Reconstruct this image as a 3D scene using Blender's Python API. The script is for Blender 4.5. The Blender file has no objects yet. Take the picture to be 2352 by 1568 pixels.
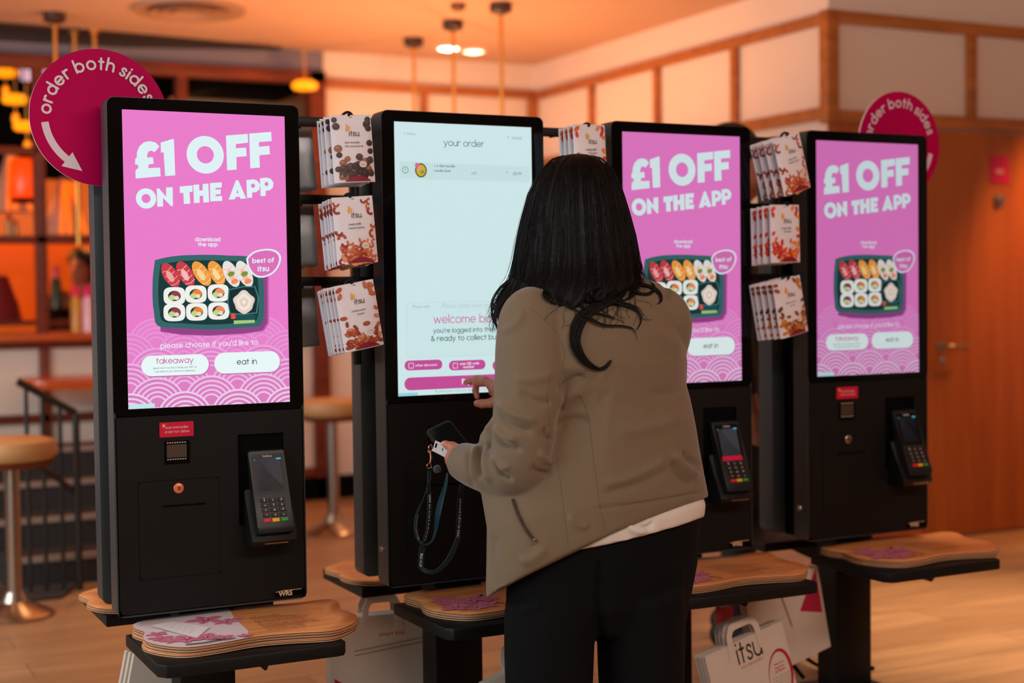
import bpy, bmesh, math, random
import numpy as np
from mathutils import Vector as V, Matrix
from mathutils.bvhtree import BVHTree
random.seed(7)
R = math.radians
sc = bpy.context.scene
COL = sc.collection

# ---------------------------------------------------------------- camera
CF = 3339.0
CP = V((-0.7385, -3.4818, 1.2679))
def _rot(yaw, pitch, roll):
    return Matrix.Rotation(yaw, 3, 'Z') @ Matrix.Rotation(pitch, 3, 'X') @ Matrix.Rotation(roll, 3, 'Y')
CM = _rot(-.4681, -.0345, .0128)
def ray(u, v):
    return CM @ V(((u - 1176) / CF, 1, -(v - 784) / CF))
def at(u, v, y):
    d = ray(u, v); return CP + d * ((y - CP.y) / d.y)
def atz(u, v, z):
    d = ray(u, v); return CP + d * ((z - CP.z) / d.z)
def atx(u, v, x):
    d = ray(u, v); return CP + d * ((x - CP.x) / d.x)
def atd(u, v, d):
    return CP + ray(u, v) * d
cam = bpy.data.cameras.new('camera')
cam.lens = CF / 2352 * 36
cam.sensor_width = 36
cam.dof.use_dof = True
cam.dof.focus_distance = 3.42
cam.dof.aperture_fstop = 1.8
camo = bpy.data.objects.new('camera', cam)
COL.objects.link(camo)
m3 = Matrix((CM.col[0], CM.col[2], -CM.col[1])).transposed()
camo.matrix_world = Matrix.Translation(CP) @ m3.to_4x4()
sc.camera = camo

# ---------------------------------------------------------------- world, exposure, big lights
sc.view_settings.view_transform = 'Standard'
sc.view_settings.look = 'None'
sc.view_settings.exposure = 0
sc.view_settings.gamma = 1
w = bpy.data.worlds.new('world')
sc.world = w
w.use_nodes = True
w.node_tree.nodes['Background'].inputs[0].default_value = (.55, .42, .34, 1)
w.node_tree.nodes['Background'].inputs[1].default_value = .06

def light(name, kind, loc, energy, col, size=.3, target=None, size_y=None, spot=None, blend=.6):
    l = bpy.data.lights.new(name, kind)
    l.energy = energy; l.color = col
    if kind == 'AREA':
        l.size = size
        if size_y: l.shape = 'RECTANGLE'; l.size_y = size_y
    elif kind == 'SPOT':
        l.spot_size = R(spot or 90); l.spot_blend = blend; l.shadow_soft_size = size
    else:
        l.shadow_soft_size = size
    o = bpy.data.objects.new(name, l); COL.objects.link(o); o.location = loc
    if target is not None:
        o.rotation_euler = (V(target) - V(loc)).to_track_quat('-Z', 'Y').to_euler()
    elif kind != 'POINT':
        o.rotation_euler = (0, 0, 0)
    return o
WARM = (1, .50, .20)
SOFT = (1, .72, .48)
COOL = (.72, .93, 1)
# recessed spots in the ceiling
for i, (x, y, e, c) in enumerate([(2.9, 3.9, 45, WARM), (.9, 3.6, 20, WARM), (3.3, .45, 430, SOFT), (4.7, .2, 150, SOFT),
                                  (2.0, -1.9, 150, SOFT), (.4, -2.2, 45, SOFT), (-.9, 1.9, 55, WARM)]):
    light('ceiling_spot_light', 'SPOT', (x, y, 2.70), e, c, .06, (x, y, 0), spot=120 if y > 1 else (52 if e > 200 else 76), blend=.9)
light('right_pendant_uplight', 'SPOT', (4.7, -.9, 1.7), 75, SOFT, .08, (4.7, -.9, 3), spot=165, blend=.5)  # added out of view to brighten the upper-right ceiling; no pendant hangs there
light('back_window_daylight', 'AREA', (-2.9, 3.0, 1.7), 55, (.85, .95, 1), 1.8, (1.5, 5.0, .5), 1.2)
light('door_wall_washer', 'SPOT', (5.3, 1.25, 2.7), 190, (1, .42, .12), .06, (5.2, 2.05, .9), spot=60, blend=.9)
# warm glow thrown up to the ceiling by the hidden pendant shades
for x, y, e in [(2.9, 4.1, 38), (2.2, 3.6, 40), (2.5, 3.0, 40), (.7, 2.6, 16), (1.2, 3.9, 22)]:
    light('pendant_uplight', 'SPOT', (x, y, 1.62), e, (1, .45, .18), .07, (x, y, 3), spot=165, blend=.5)
# daylight from the shop front to the left and behind the camera
light('window_daylight', 'AREA', (-3.0, -1.9, 1.5), 62, COOL, 2.2, (.3, 0, .9), 1.8)
light('side_window_daylight', 'AREA', (-3.0, 1.0, 2.2), 60, (.9, .97, 1), 1.6, (0, .2, 1.5), .7)
light('front_ceiling_trough', 'AREA', (1.0, -3.4, 2.70), 92, (1, .84, .75), 3.4, (1.2, 0, .9), .5)  # added overhead fill for surfaces facing the camera; no known fixture there
# dining area beyond the opening
for p, e in [((.2, 6.4, 2.2), 60), ((1.5, 6.6, 2.2), 34), ((-1.2, 6.2, 2.2), 50)]:
    light('dining_lamp_light', 'POINT', p, e, (1, .36, .09), .12)

# ---------------------------------------------------------------- colour and materials
def lin(c):
    return tuple((x / 255 / 12.92) if x <= 10 else (((x / 255 + .055) / 1.055) ** 2.4) for x in c)
MATS = {}
def nt(name):
    m = bpy.data.materials.new(name); m.use_nodes = True
    t = m.node_tree
    return m, t, t.nodes['Principled BSDF']
def mat(name, col, rough=.5, metal=0, var=.06, scale=30, bump=0, bscale=None, spec=.5, stretch=None, sheen=0, coat=0):
    """plain surface with a little procedural unevenness"""
    if name in MATS: return MATS[name]
    m, t, b = nt(name)
    c = lin(col)
    N = t.nodes.new
    tc = N('ShaderNodeTexCoord'); mp = N('ShaderNodeMapping')
    t.links.new(tc.outputs['Object'], mp.inputs[0])
    if stretch: mp.inputs['Scale'].default_value = stretch
    n = N('ShaderNodeTexNoise'); n.inputs['Scale'].default_value = scale; n.inputs['Detail'].default_value = 4
    t.links.new(mp.outputs[0], n.inputs[0])
    r = N('ShaderNodeMix'); r.data_type = 'RGBA'
    r.inputs[6].default_value = (*[x * (1 - var) for x in c], 1)
    r.inputs[7].default_value = (*[min(1, x * (1 + var)) for x in c], 1)
    t.links.new(n.outputs[0], r.inputs[0]); t.links.new(r.outputs[2], b.inputs['Base Color'])
    b.inputs['Roughness'].default_value = rough; b.inputs['Metallic'].default_value = metal
    b.inputs['Specular IOR Level'].default_value = spec
    if sheen: b.inputs['Sheen Weight'].default_value = sheen
    if coat: b.inputs['Coat Weight'].default_value = coat; b.inputs['Coat Roughness'].default_value = .08
    if bump:
        n2 = N('ShaderNodeTexNoise'); n2.inputs['Scale'].default_value = bscale or scale * 4
        t.links.new(mp.outputs[0], n2.inputs[0])
        bp = N('ShaderNodeBump'); bp.inputs['Strength'].default_value = bump; bp.inputs['Distance'].default_value = .002
        t.links.new(n2.outputs[0], bp.inputs['Height']); t.links.new(bp.outputs[0], b.inputs['Normal'])
    MATS[name] = m
    return m
def emat(name, col, strength=1, rough=.3):
    if name in MATS: return MATS[name]
    m, t, b = nt(name)
    c = lin(col)
    b.inputs['Base Color'].default_value = (*c, 1); b.inputs['Roughness'].default_value = rough
    n = t.nodes.new('ShaderNodeTexNoise'); n.inputs['Scale'].default_value = 12
    r = t.nodes.new('ShaderNodeMix'); r.data_type = 'RGBA'
    r.inputs[6].default_value = (*[x * .93 for x in c], 1); r.inputs[7].default_value = (*c, 1)
    t.links.new(n.outputs[0], r.inputs[0]); t.links.new(r.outputs[2], b.inputs['Emission Color'])
    b.inputs['Emission Strength'].default_value = strength
    MATS[name] = m
    return m
def wood(name, c1, c2, rough=.4, axis='z', scale=3.0, coat=0):
    if name in MATS: return MATS[name]
    m, t, b = nt(name)
    N = t.nodes.new
    tc = N('ShaderNodeTexCoord'); mp = N('ShaderNodeMapping')
    st = {'x': (.12, 1, 1), 'y': (1, .12, 1), 'z': (1, 1, .08)}[axis]
    mp.inputs['Scale'].default_value = [s * scale for s in st]
    t.links.new(tc.outputs['Object'], mp.inputs[0])
    n = N('ShaderNodeTexNoise'); n.inputs['Scale'].default_value = 6; n.inputs['Detail'].default_value = 6; n.inputs['Distortion'].default_value = .8
    t.links.new(mp.outputs[0], n.inputs[0])
    cr = N('ShaderNodeValToRGB')
    cr.color_ramp.elements[0].position = .3; cr.color_ramp.elements[1].position = .7
    cr.color_ramp.elements[0].color = (*lin(c1), 1); cr.color_ramp.elements[1].color = (*lin(c2), 1)
    t.links.new(n.outputs[0], cr.inputs[0]); t.links.new(cr.outputs[0], b.inputs['Base Color'])
    b.inputs['Roughness'].default_value = rough
    if coat: b.inputs['Coat Weight'].default_value = coat
    MATS[name] = m
    return m
def printmat(name, rough=.45, emit=0, spec=.5):
    """colours of flat printed or displayed artwork come from the mesh's own colour attribute"""
    if name in MATS: return MATS[name]
    m, t, b = nt(name)
    a = t.nodes.new('ShaderNodeAttribute'); a.attribute_name = 'ink'
    n = t.nodes.new('ShaderNodeTexNoise'); n.inputs['Scale'].default_value = 90
    mx = t.nodes.new('ShaderNodeMix'); mx.data_type = 'RGBA'; mx.blend_type = 'MULTIPLY'; mx.inputs[0].default_value = .06
    t.links.new(a.outputs['Color'], mx.inputs[6]); t.links.new(n.outputs['Color'], mx.inputs[7])
    b.inputs['Roughness'].default_value = rough; b.inputs['Specular IOR Level'].default_value = spec
    if emit:
        b.inputs['Base Color'].default_value = (.01, .01, .01, 1)
        t.links.new(mx.outputs[2], b.inputs['Emission Color']); b.inputs['Emission Strength'].default_value = emit
    else:
        t.links.new(mx.outputs[2], b.inputs['Base Color'])
    MATS[name] = m
    return m

# ---------------------------------------------------------------- mesh helpers
def new(name, me, mat_=None, parent=None, smooth=None):
    o = bpy.data.objects.new(name, me); COL.objects.link(o)
    if mat_ is not None:
        for x in (mat_ if isinstance(mat_, (list, tuple)) else [mat_]): me.materials.append(x)
    if parent is not None: o.parent = parent
    if smooth is not None and len(me.polygons):
        me.shade_smooth()
        if smooth < 180: me.set_sharp_from_angle(angle=R(smooth))
    return o
def done(name, bm, mat_=None, parent=None, smooth=None):
    me = bpy.data.meshes.new(name)
    bmesh.ops.recalc_face_normals(bm, faces=bm.faces)
    bm.to_mesh(me); bm.free()
    return new(name, me, mat_, parent, smooth)
def thing(name, label, cat, loc=(0, 0, 0), rz=0, group=None):
    o = bpy.data.objects.new(name, None); COL.objects.link(o)
    o.empty_display_size = .05
    o.location = loc; o.rotation_euler = (0, 0, rz)
    return tag(o, label, cat, group)
def tag(o, label, cat, group=None):
    o['label'] = label; o['category'] = cat
    if group: o['group'] = group
    return o
def struct(o):
    o['kind'] = 'structure'; return o
def box(bm, x0, x1, y0, y1, z0, z1, bev=0, seg=2, mi=0):
    vs = [bm.verts.new(p) for p in [(x0, y0, z0), (x1, y0, z0), (x1, y1, z0), (x0, y1, z0), (x0, y0, z1), (x1, y0, z1), (x1, y1, z1), (x0, y1, z1)]]
    fs = [bm.faces.new([vs[i] for i in f]) for f in [(0, 3, 2, 1), (4, 5, 6, 7), (0, 1, 5, 4), (1, 2, 6, 5), (2, 3, 7, 6), (3, 0, 4, 7)]]
    for f in fs: f.material_index = mi
    if bev:
        es = list({e for f in fs for e in f.edges})
        bmesh.ops.bevel(bm, geom=es, offset=bev, segments=seg, affect='EDGES', profile=.5, clamp_overlap=True)
def boxo(name, dims, mat_, parent=None, bev=0, smooth=30):
    bm = bmesh.new(); box(bm, *dims, bev=bev)
    return done(name, bm, mat_, parent, smooth if bev else None)
def rrect(x0, x1, z0, z1, r, n=6, skew=0):
    pts = []
    for cx, cz, a0 in [(x1 - r, z1 - r, 0), (x0 + r, z1 - r, 90), (x0 + r, z0 + r, 180), (x1 - r, z0 + r, 270)]:
        for i in range(n + 1):
            a = R(a0 + 90 * i / n); pts.append((cx + r * math.cos(a), cz + r * math.sin(a)))
    if skew: pts = [(x, z + skew * (x - x0)) for x, z in pts]
    return pts
def prism(bm, pts, y0, y1, bev=0, seg=2, plane='xz', mi=0):
    """outline pts extruded along the remaining axis"""
    f3 = (lambda p, y: (p[0], y, p[1])) if plane == 'xz' else (lambda p, y: (p[0], p[1], y)) if plane == 'xy' else (lambda p, y: (y, p[0], p[1]))
    a = [bm.verts.new(f3(p, y0)) for p in pts]; b = [bm.verts.new(f3(p, y1)) for p in pts]
    n = len(pts)
    fa = bm.faces.new(a); fb = bm.faces.new(b[::-1])
    fs = [fa, fb] + [bm.faces.new((a[i], b[i], b[(i + 1) % n], a[(i + 1) % n])) for i in range(n)]
    for f in fs: f.material_index = mi
    if bev:
        bmesh.ops.bevel(bm, geom=list(fa.edges) + list(fb.edges), offset=bev, segments=seg, affect='EDGES', profile=.5, clamp_overlap=True)
def prismo(name, pts, y0, y1, mat_, parent=None, bev=0, plane='xz', smooth=35):
    bm = bmesh.new(); prism(bm, pts, y0, y1, bev, plane=plane)
    return done(name, bm, mat_, parent, smooth)
def ringprism(bm, outer, inner, y0, y1):
    n = len(outer); L = []
    for pts, y in [(outer, y0), (outer, y1), (inner, y1), (inner, y0)]:
        L.append([bm.verts.new((p[0], y, p[1])) for p in pts])
    for k in range(4):
        A, B = L[k], L[(k + 1) % 4]
        for i in range(n):
            bm.faces.new((A[i], A[(i + 1) % n], B[(i + 1) % n], B[i]))
def tube(bm, path, r, n=8, cap=True, mi=0, rf=None):
    """round tube of radius r (or list) along path"""
    P = [V(p) for p in path]; rings = []; up = None
    for i, p in enumerate(P):
        t = (P[min(i + 1, len(P) - 1)] - P[max(i - 1, 0)]).normalized()
        if up is None:
            up = t.orthogonal().normalized()
        up = (up - t * up.dot(t)).normalized(); s = t.cross(up)
        rr = r[i] if isinstance(r, (list, tuple)) else r
        rings.append([bm.verts.new(p + (up * math.cos(2 * math.pi * k / n) + s * math.sin(2 * math.pi * k / n)) * rr) for k in range(n)])
    for a, b in zip(rings, rings[1:]):
        for k in range(n):
            f = bm.faces.new((a[k], a[(k + 1) % n], b[(k + 1) % n], b[k])); f.material_index = mi
    if cap:
        f = bm.faces.new(rings[0][::-1]); f.material_index = mi
        f = bm.faces.new(rings[-1]); f.material_index = mi
def tubeo(name, path, r, mat_, parent=None, n=8):
    bm = bmesh.new(); tube(bm, path, r, n)
    return done(name, bm, mat_, parent, 60)
def lathe(bm, prof, n=24, c=(0, 0), mi=0):
    rings = [[bm.verts.new((c[0] + r * math.cos(2 * math.pi * k / n), c[1] + r * math.sin(2 * math.pi * k / n), z)) for k in range(n)] for r, z in prof]
    for a, b in zip(rings, rings[1:]):
        for k in range(n):
            f = bm.faces.new((a[k], a[(k + 1) % n], b[(k + 1) % n], b[k])); f.material_index = mi
    bm.faces.new(rings[0][::-1]).material_index = mi; bm.faces.new(rings[-1]).material_index = mi
def latheo(name, prof, mat_, parent=None, n=24, smooth=40):
    bm = bmesh.new(); lathe(bm, prof, n)
    return done(name, bm, mat_, parent, smooth)
def spline(pts, n=8):
    """Catmull-Rom through points"""
    P = [V(p) for p in pts]; P = [P[0] * 2 - P[1]] + P + [P[-1] * 2 - P[-2]]; out = []
    for i in range(1, len(P) - 2):
        a, b, c, d = P[i - 1:i + 3]
        for k in range(n):
            t = k / n
            out.append(.5 * ((2 * b) + (c - a) * t + (2 * a - 5 * b + 4 * c - d) * t * t + (3 * b - a - 3 * c + d) * t ** 3))
    out.append(P[-2]); return out
def copy_tree(o, parent=None):
    c = o.copy(); COL.objects.link(c)
    if parent is not None: c.parent = parent
    for ch in o.children: copy_tree(ch, c)
    return c

# ---------------------------------------------------------------- lettering and flat artwork
_txt = {}
def glyphs(s, bold=0.0, spacing=1.0):
    k = (s, bold, spacing)
    if k not in _txt:
        cu = bpy.data.curves.new('t', 'FONT'); cu.body = s; cu.size = 1; cu.offset = bold; cu.space_character = spacing
        cu.resolution_u = 3
        o = bpy.data.objects.new('t', cu); COL.objects.link(o)
        me = bpy.data.meshes.new_from_object(o)
        vs = [(v.co.x, v.co.y) for v in me.vertices]; fs = [tuple(p.vertices) for p in me.polygons]
        bpy.data.objects.remove(o); bpy.data.curves.remove(cu); bpy.data.meshes.remove(me)
        _txt[k] = (vs, fs)
    return _txt[k]
def _arc(cx, cy, r, a0, a1, n=14): return [(cx + r * math.cos(R(a0 + (a1 - a0) * i / n)), cy + r * math.sin(R(a0 + (a1 - a0) * i / n))) for i in range(n + 1)]
_O = _arc(.25, .25, .25, 0, 360, 24)
GEO = {'a': ([_O, [(.5, 0), (.5, .5)]], .5), 'b': ([_O, [(0, 0), (0, .76)]], .5), 'c': ([_arc(.25, .25, .25, 48, 312)], .43), 'd': ([_O, [(.5, 0), (.5, .76)]], .5),
       'e': ([_arc(.25, .25, .25, 0, 318), [(0, .25), (.5, .25)]], .5), 'f': ([[(.1, 0), (.1, .6)] + _arc(.25, .6, .15, 180, 75, 6), [(-.03, .47), (.26, .47)]], .26), 'g': ([_O, [(.5, .5), (.5, 0)] + _arc(.25, -.02, .25, 0, -140, 8)], .5),
       'h': ([[(0, 0), (0, .76)], _arc(.21, .28, .21, 180, 0, 10) + [(.42, 0)]], .42), 'i': ([[(0, 0), (0, .48)], [(0, .67), (0, .69)]], .0), 'k': ([[(0, 0), (0, .76)], [(.32, .5), (.03, .23)], [(.12, .30), (.36, 0)]], .36),
       'l': ([[(0, 0), (0, .76)]], .0), 'm': ([[(0, 0), (0, .5)], _arc(.17, .31, .17, 180, 0, 9) + [(.34, 0)], _arc(.51, .31, .17, 180, 0, 9) + [(.68, 0)]], .68), 'n': ([[(0, 0), (0, .5)], _arc(.21, .28, .21, 180, 0, 10) + [(.42, 0)]], .42),
       'o': ([_O], .5), 'p': ([_O, [(0, -.26), (0, .5)]], .5), 'r': ([[(0, 0), (0, .5)], _arc(.19, .30, .19, 180, 62, 7)], .26),
       's': ([[(.27, .41), (.22, .48), (.14, .5), (.06, .47), (.02, .39), (.06, .31), (.15, .26), (.24, .21), (.28, .12), (.24, .04), (.14, 0), (.05, .02), (0, .09)]], .28), 't': ([[(.13, 0), (.13, .68)], [(0, .47), (.27, .47)]], .27),
       'u': ([[(0, .5), (0, .21)] + _arc(.21, .21, .21, 180, 360, 10), [(.42, 0), (.42, .5)]], .42), 'v': ([[(0, .5), (.22, 0)], [(.22, 0), (.44, .5)]], .44), 'w': ([[(0, .5), (.17, 0)], [(.17, 0), (.34, .48)], [(.34, .48), (.51, 0)], [(.51, 0), (.68, .5)]], .68),
       'y': ([[(0, .5), (.23, .02)], [(.46, .5), (.11, -.26)]], .46), '\u2019': ([[(.04, .76), (.0, .6)]], .04), '&': ([[(.5, .0), (.1, .52), (.12, .66), (.22, .7), (.32, .64), (.30, .52), (.06, .26), (.02, .12), (.12, 0), (.26, 0), (.44, .16), (.5, .3)]], .5)}
def geoglyphs(s, w):
    k = ('geo', s, w)
    if k in _txt: return _txt[k]
    vs, fs, x = [], [], 0
    for ch in s:
        if ch == ' ': x += .30; continue
        L, adv = GEO[ch]; up = 0
        for pl in L:
            up += 1
            P = [V((p[0] + x, p[1])) for p in pl]; ring = (P[0] - P[-1]).length < 1e-4; i0 = len(vs)
            for i, p in enumerate(P):
                t = ((P[1] - P[-2]) if ring and i in (0, len(P) - 1) else (P[min(i + 1, len(P) - 1)] - P[max(i - 1, 0)])).normalized(); q = V((-t.y, t.x)) * w / 2
                vs += [(*(p + q), up), (*(p - q), up)]
            for i in range(len(P) - 1): fs.append((i0 + 2 * i, i0 + 2 * i + 1, i0 + 2 * i + 3, i0 + 2 * i + 2))
            if not ring:
                for e in (P[0], P[-1]):
                    j = len(vs); up += 1; vs += [(e.x + w / 2 * math.cos(.628 * q), e.y + w / 2 * math.sin(.628 * q), up) for q in range(10)]; fs.append(tuple(range(j, j + 10)))
        x += adv + w + .06
    _txt[k] = (vs, fs); return vs, fs
class Art:
    def __init__(s): s.v = []; s.f = []; s.c = []; s.L = 0
    def poly(s, pts, col, up=1):
        s.L += up; i = len(s.v)
        s.v += [(x, z, s.L) for x, z in pts]; s.f.append(tuple(range(i, i + len(pts)))); s.c.append(lin(col)); return s
    def raw(s, vs, fs, col):
        s.L += 1; i = len(s.v)
        s.v += [(p[0], p[1], s.L + (p[2] if len(p) > 2 else 0)) for p in vs]
        s.L += max([p[2] for p in vs if len(p) > 2] or [0])
        for f in fs: s.f.append(tuple(k + i for k in f)); s.c.append(lin(col))
        return s
    def disc(s, x, z, rx, rz, col, rot=0, n=20, up=1):
        c, q = math.cos(R(rot)), math.sin(R(rot))
        return s.poly([(x + rx * math.cos(a) * c - rz * math.sin(a) * q, z + rx * math.cos(a) * q + rz * math.sin(a) * c) for a in [2 * math.pi * k / n for k in range(n)]], col, up)
    def line(s, pts, wd, col):
        P = [V((p[0], p[1])) for p in pts]; A = []; B = []
        for i, p in enumerate(P):
            t = (P[min(i + 1, len(P) - 1)] - P[max(i - 1, 0)]).normalized(); q = V((-t.y, t.x)) * wd / 2
            A.append(tuple(p + q)); B.append(tuple(p - q))
        s.L += 1; i = len(s.v); n = len(A)
        s.v += [(x, z, s.L) for x, z in A + B]
        for k in range(n - 1): s.f.append((i + k, i + n + k, i + n + k + 1, i + k + 1)); s.c.append(lin(col))
        return s
    def text(s, t, x, z, width, col, bold=0.0, slope=0, height=None, center=False, angle=0, spacing=1.0, geo=0):
        """lower-case baseline at z, ink box starting (or centred) at x, given ink width"""
        vs, fs = geoglyphs(t, geo) if geo else glyphs(t, bold, spacing)
        x0 = min(v[0] for v in vs); x1 = max(v[0] for v in vs)
        k = width / (x1 - x0); kz = k if height is None else height / max(v[1] for v in vs)
        ox = x - (width / 2 if center else 0)
        ca, sa = math.cos(R(angle)), math.sin(R(angle))
        out = []
        for p in vs:
            vx, vz = p[:2]
            px, pz = (vx - x0) * k - (width / 2 if center else 0), vz * kz + (vx - x0) * k * slope
            out.append((x + px * ca - pz * sa, z + px * sa + pz * ca, *p[2:]))
        return s.raw(out, fs, col)
    def arc_text(s, t, cx, cz, r, a_mid, h, col, bold=0, track=1.0):
        """letters standing on a circle, read clockwise"""
        adv = []
        for ch in t:
            if ch == ' ': adv.append((.24, None)); continue
            vs, fs = geoglyphs(ch, bold); a = min(v[0] for v in vs); b = max(v[0] for v in vs); adv.append((b - a + .05 * track, (vs, fs, a, b)))
        tot = sum(a for a, _ in adv) * h; ang = a_mid + tot / r / 2
        for a, g in adv:
            st = a * h / r; mid = ang - st / 2
            if g:
                vs, fs, x0, x1 = g
                ca, sa = math.cos(mid - math.pi / 2), math.sin(mid - math.pi / 2)
                s.raw([(cx + r * math.cos(mid) + (vx - (x0 + x1) / 2) * h * ca - vz * h * sa, cz + r * math.sin(mid) + (vx - (x0 + x1) / 2) * h * sa + vz * h * ca, up) for vx, vz, up in vs], fs, col)
            ang -= st
        return s
    def build(s, name, m, parent=None, fn=None, eps=.00006, base=0.0):
        """fn maps (x, z, lift) to a 3-D point; default is the XZ plane facing -Y"""
        fn = fn or (lambda x, z, l: (x, base - l, z))
        me = bpy.data.meshes.new(name)
        me.from_pydata([fn(x, z, l * eps) for x, z, l in s.v], [], s.f)
        at_ = me.color_attributes.new('ink', 'FLOAT_COLOR', 'CORNER')
        k = 0
        for p, c in zip(me.polygons, s.c):
            for _ in p.loop_indices: at_.data[k].color = (*c, 1); k += 1
        return new(name, me, m, parent)
def clip(pts, x0, x1, z0, z1):
    for ax, lim, sg in [(0, x0, 1), (0, x1, -1), (1, z0, 1), (1, z1, -1)]:
        out = []
        for i in range(len(pts)):
            a, b = pts[i - 1], pts[i]
            da, db = sg * (a[ax] - lim), sg * (b[ax] - lim)
            if (da >= 0) != (db >= 0):
                t = da / (da - db); out.append((a[0] + (b[0] - a[0]) * t, a[1] + (b[1] - a[1]) * t))
            if db >= 0: out.append(b)
        pts = out
        if not pts: return []
    return pts
# ---------------------------------------------------------------- materials
M_CEIL = mat('ceiling_paint', (206, 164, 136), .8, var=.02, scale=4)
M_WALL = mat('warm_white_panel', (226, 206, 190), .6, var=.03, scale=3)
M_BULK = mat('mauve_plaster', (122, 112, 122), .7, var=.04, scale=3)
M_TRIM = wood('oak_trim', (150, 84, 34), (186, 108, 48), .45, 'x', 3)
M_TRIMD = wood('red_stained_wood', (92, 34, 16), (128, 50, 22), .5, 'x', 3)
M_DOOR = wood('orange_veneer', (146, 70, 26), (176, 92, 36), .38, 'z', 2.2)
M_FLOOR = None
M_BLACK = mat('black_powder_coat', (15, 14, 13), .5, var=.1, scale=60, spec=.25)
M_SIDE = mat('black_side_metal', (43, 49, 51), .40, var=.08, scale=40, spec=.6)
M_GLASS = mat('black_glass', (9, 8, 8), .06, var=.02, scale=10, spec=.45)
M_VOID = mat('deep_black', (5, 5, 5), .8, var=.1, spec=.08)
M_STEEL = mat('brushed_steel', (176, 160, 148), .28, 1, var=.08, scale=80, stretch=(1, 1, .1))
M_DARKSTEEL = mat('dark_steel', (70, 68, 66), .4, .9, var=.08)
M_BRASS = mat('brass_rod', (226, 156, 74), .35, .9, var=.05)
M_TAN = mat('tan_leather', (200, 150, 96), .5, var=.06, scale=25, bump=.1)
M_INK = printmat('printed_ink', .5)
M_SCR = printmat('screen_picture', .10, emit=.98, spec=.22)
M_SCR2 = printmat('screen_picture_dim', .10, emit=.80, spec=.22); M_SCR3 = printmat('screen_picture_dimmer', .10, emit=.68, spec=.22)  # dimmer copies for the far kiosks, slanted-view falloff put into the emission

def plain_floor():
    m, t, b = nt('floor_planks'); N = t.nodes.new
    tc = N('ShaderNodeTexCoord'); mp = N('ShaderNodeMapping'); mp.inputs['Rotation'].default_value = (0, 0, R(0))
    t.links.new(tc.outputs['Object'], mp.inputs[0])
    br = N('ShaderNodeTexBrick'); br.inputs['Scale'].default_value = 1
    br.inputs['Brick Width'].default_value = 1.6; br.inputs['Row Height'].default_value = .22; br.inputs['Mortar Size'].default_value = .002
    br.inputs['Color1'].default_value = (*lin((172, 134, 96)), 1); br.inputs['Color2'].default_value = (*lin((154, 116, 80)), 1)
    br.inputs['Mortar'].default_value = (*lin((104, 76, 50)), 1)
    t.links.new(mp.outputs[0], br.inputs[0])
    n = N('ShaderNodeTexNoise'); n.inputs['Scale'].default_value = 3; n.inputs['Detail'].default_value = 8
    mp2 = N('ShaderNodeMapping'); mp2.inputs['Scale'].default_value = (.6, 5, 1)
    t.links.new(tc.outputs['Object'], mp2.inputs[0]); t.links.new(mp2.outputs[0], n.inputs[0])
    mx = N('ShaderNodeMix'); mx.data_type = 'RGBA'; mx.blend_type = 'OVERLAY'; mx.inputs[0].default_value = .45
    t.links.new(br.outputs[0], mx.inputs[6]); t.links.new(n.outputs[0], mx.inputs[7])
    t.links.new(mx.outputs[2], b.inputs['Base Color']); b.inputs['Roughness'].default_value = .42
    return m
M_FLOOR = plain_floor()

# ---------------------------------------------------------------- the room
XW, YD, YB, HC = 3.769, 2.05, 5.06, 2.755
struct(boxo('floor', (-3.2, 7.2, -5.9, 9.2, -.05, 0), M_FLOOR))
struct(boxo('ceiling', (-3.2, 7.2, -5.9, 9.2, HC, HC + .1), M_CEIL))
# flat dark strips painting in the shade of a ceiling-edge slot by the bulkhead
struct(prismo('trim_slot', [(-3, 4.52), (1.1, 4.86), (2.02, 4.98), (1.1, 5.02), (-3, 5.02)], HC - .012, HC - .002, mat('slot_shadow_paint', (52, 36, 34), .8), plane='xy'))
struct(prismo('trim_gap', [(-3.1, 2.665), (1.1, 2.70), (2.02, 2.742), (2.02, HC), (-3.1, HC)], YB - .02, YB - .01, mat('slot_shadow_paint', (40, 28, 28), .8)))  # dark band painting the slot's shade down onto the bulkhead
struct(boxo('wall_right', (XW, 7.2, YD, YD + .12, 0, HC), M_WALL))
struct(boxo('wall_side', (XW, XW + .12, YD + .12, YB + .12, 0, HC), M_WALL))
struct(boxo('wall_back', (2.30, XW, YB, YB + .12, 0, HC), M_WALL))
struct(boxo('wall_end', (7.08, 7.2, -5.9, YD, 0, HC), M_WALL))
struct(boxo('wall_left', (-3.2, -3.1, 1.6, 9.2, 0, HC), M_BULK))
struct(boxo('wall_rear', (-3.2, 7.2, -5.9, -5.8, 0, HC), mat('rear_plaster', (120, 96, 78), .8)))
struct(boxo('wall_far', (-3.2, 3.4, 8.3, 8.4, 0, HC), mat('dining_wall', (214, 150, 96), .7, var=.1, scale=2)))
struct(boxo('wall_bulkhead', (-3.1, 2.30, YB - .01, YB + .25, 2.622, HC), M_BULK))
k = 0
def trim(d, m=None):
    global k
    k += 1
    struct(boxo('trim_%d' % k, d, m or M_TRIM, bev=.004))
t_ = .03
trim((XW - .03, 7.08, YD - t_, YD, 2.525, 2.585)); trim((XW - .03, 7.08, YD - t_, YD, 2.05, 2.115))
for x in (4.66, 5.56): trim((x - .028, x + .028, YD - t_, YD, 2.115, 2.525))
trim((XW - .035, XW + .035, YD - .035, YD + .03, 2.05, 2.585))
trim((XW - t_, XW, YD + .03, YB, 2.52, 2.575)); trim((XW - t_, XW, YD + .03, YB, 2.07, 2.13))
for y in (2.79, 3.54, 4.28): trim((XW - t_, XW, y - .026, y + .026, 0.1, 2.52))
trim((XW - .06, XW, YB - .06, YB, 0, 2.52))
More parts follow.
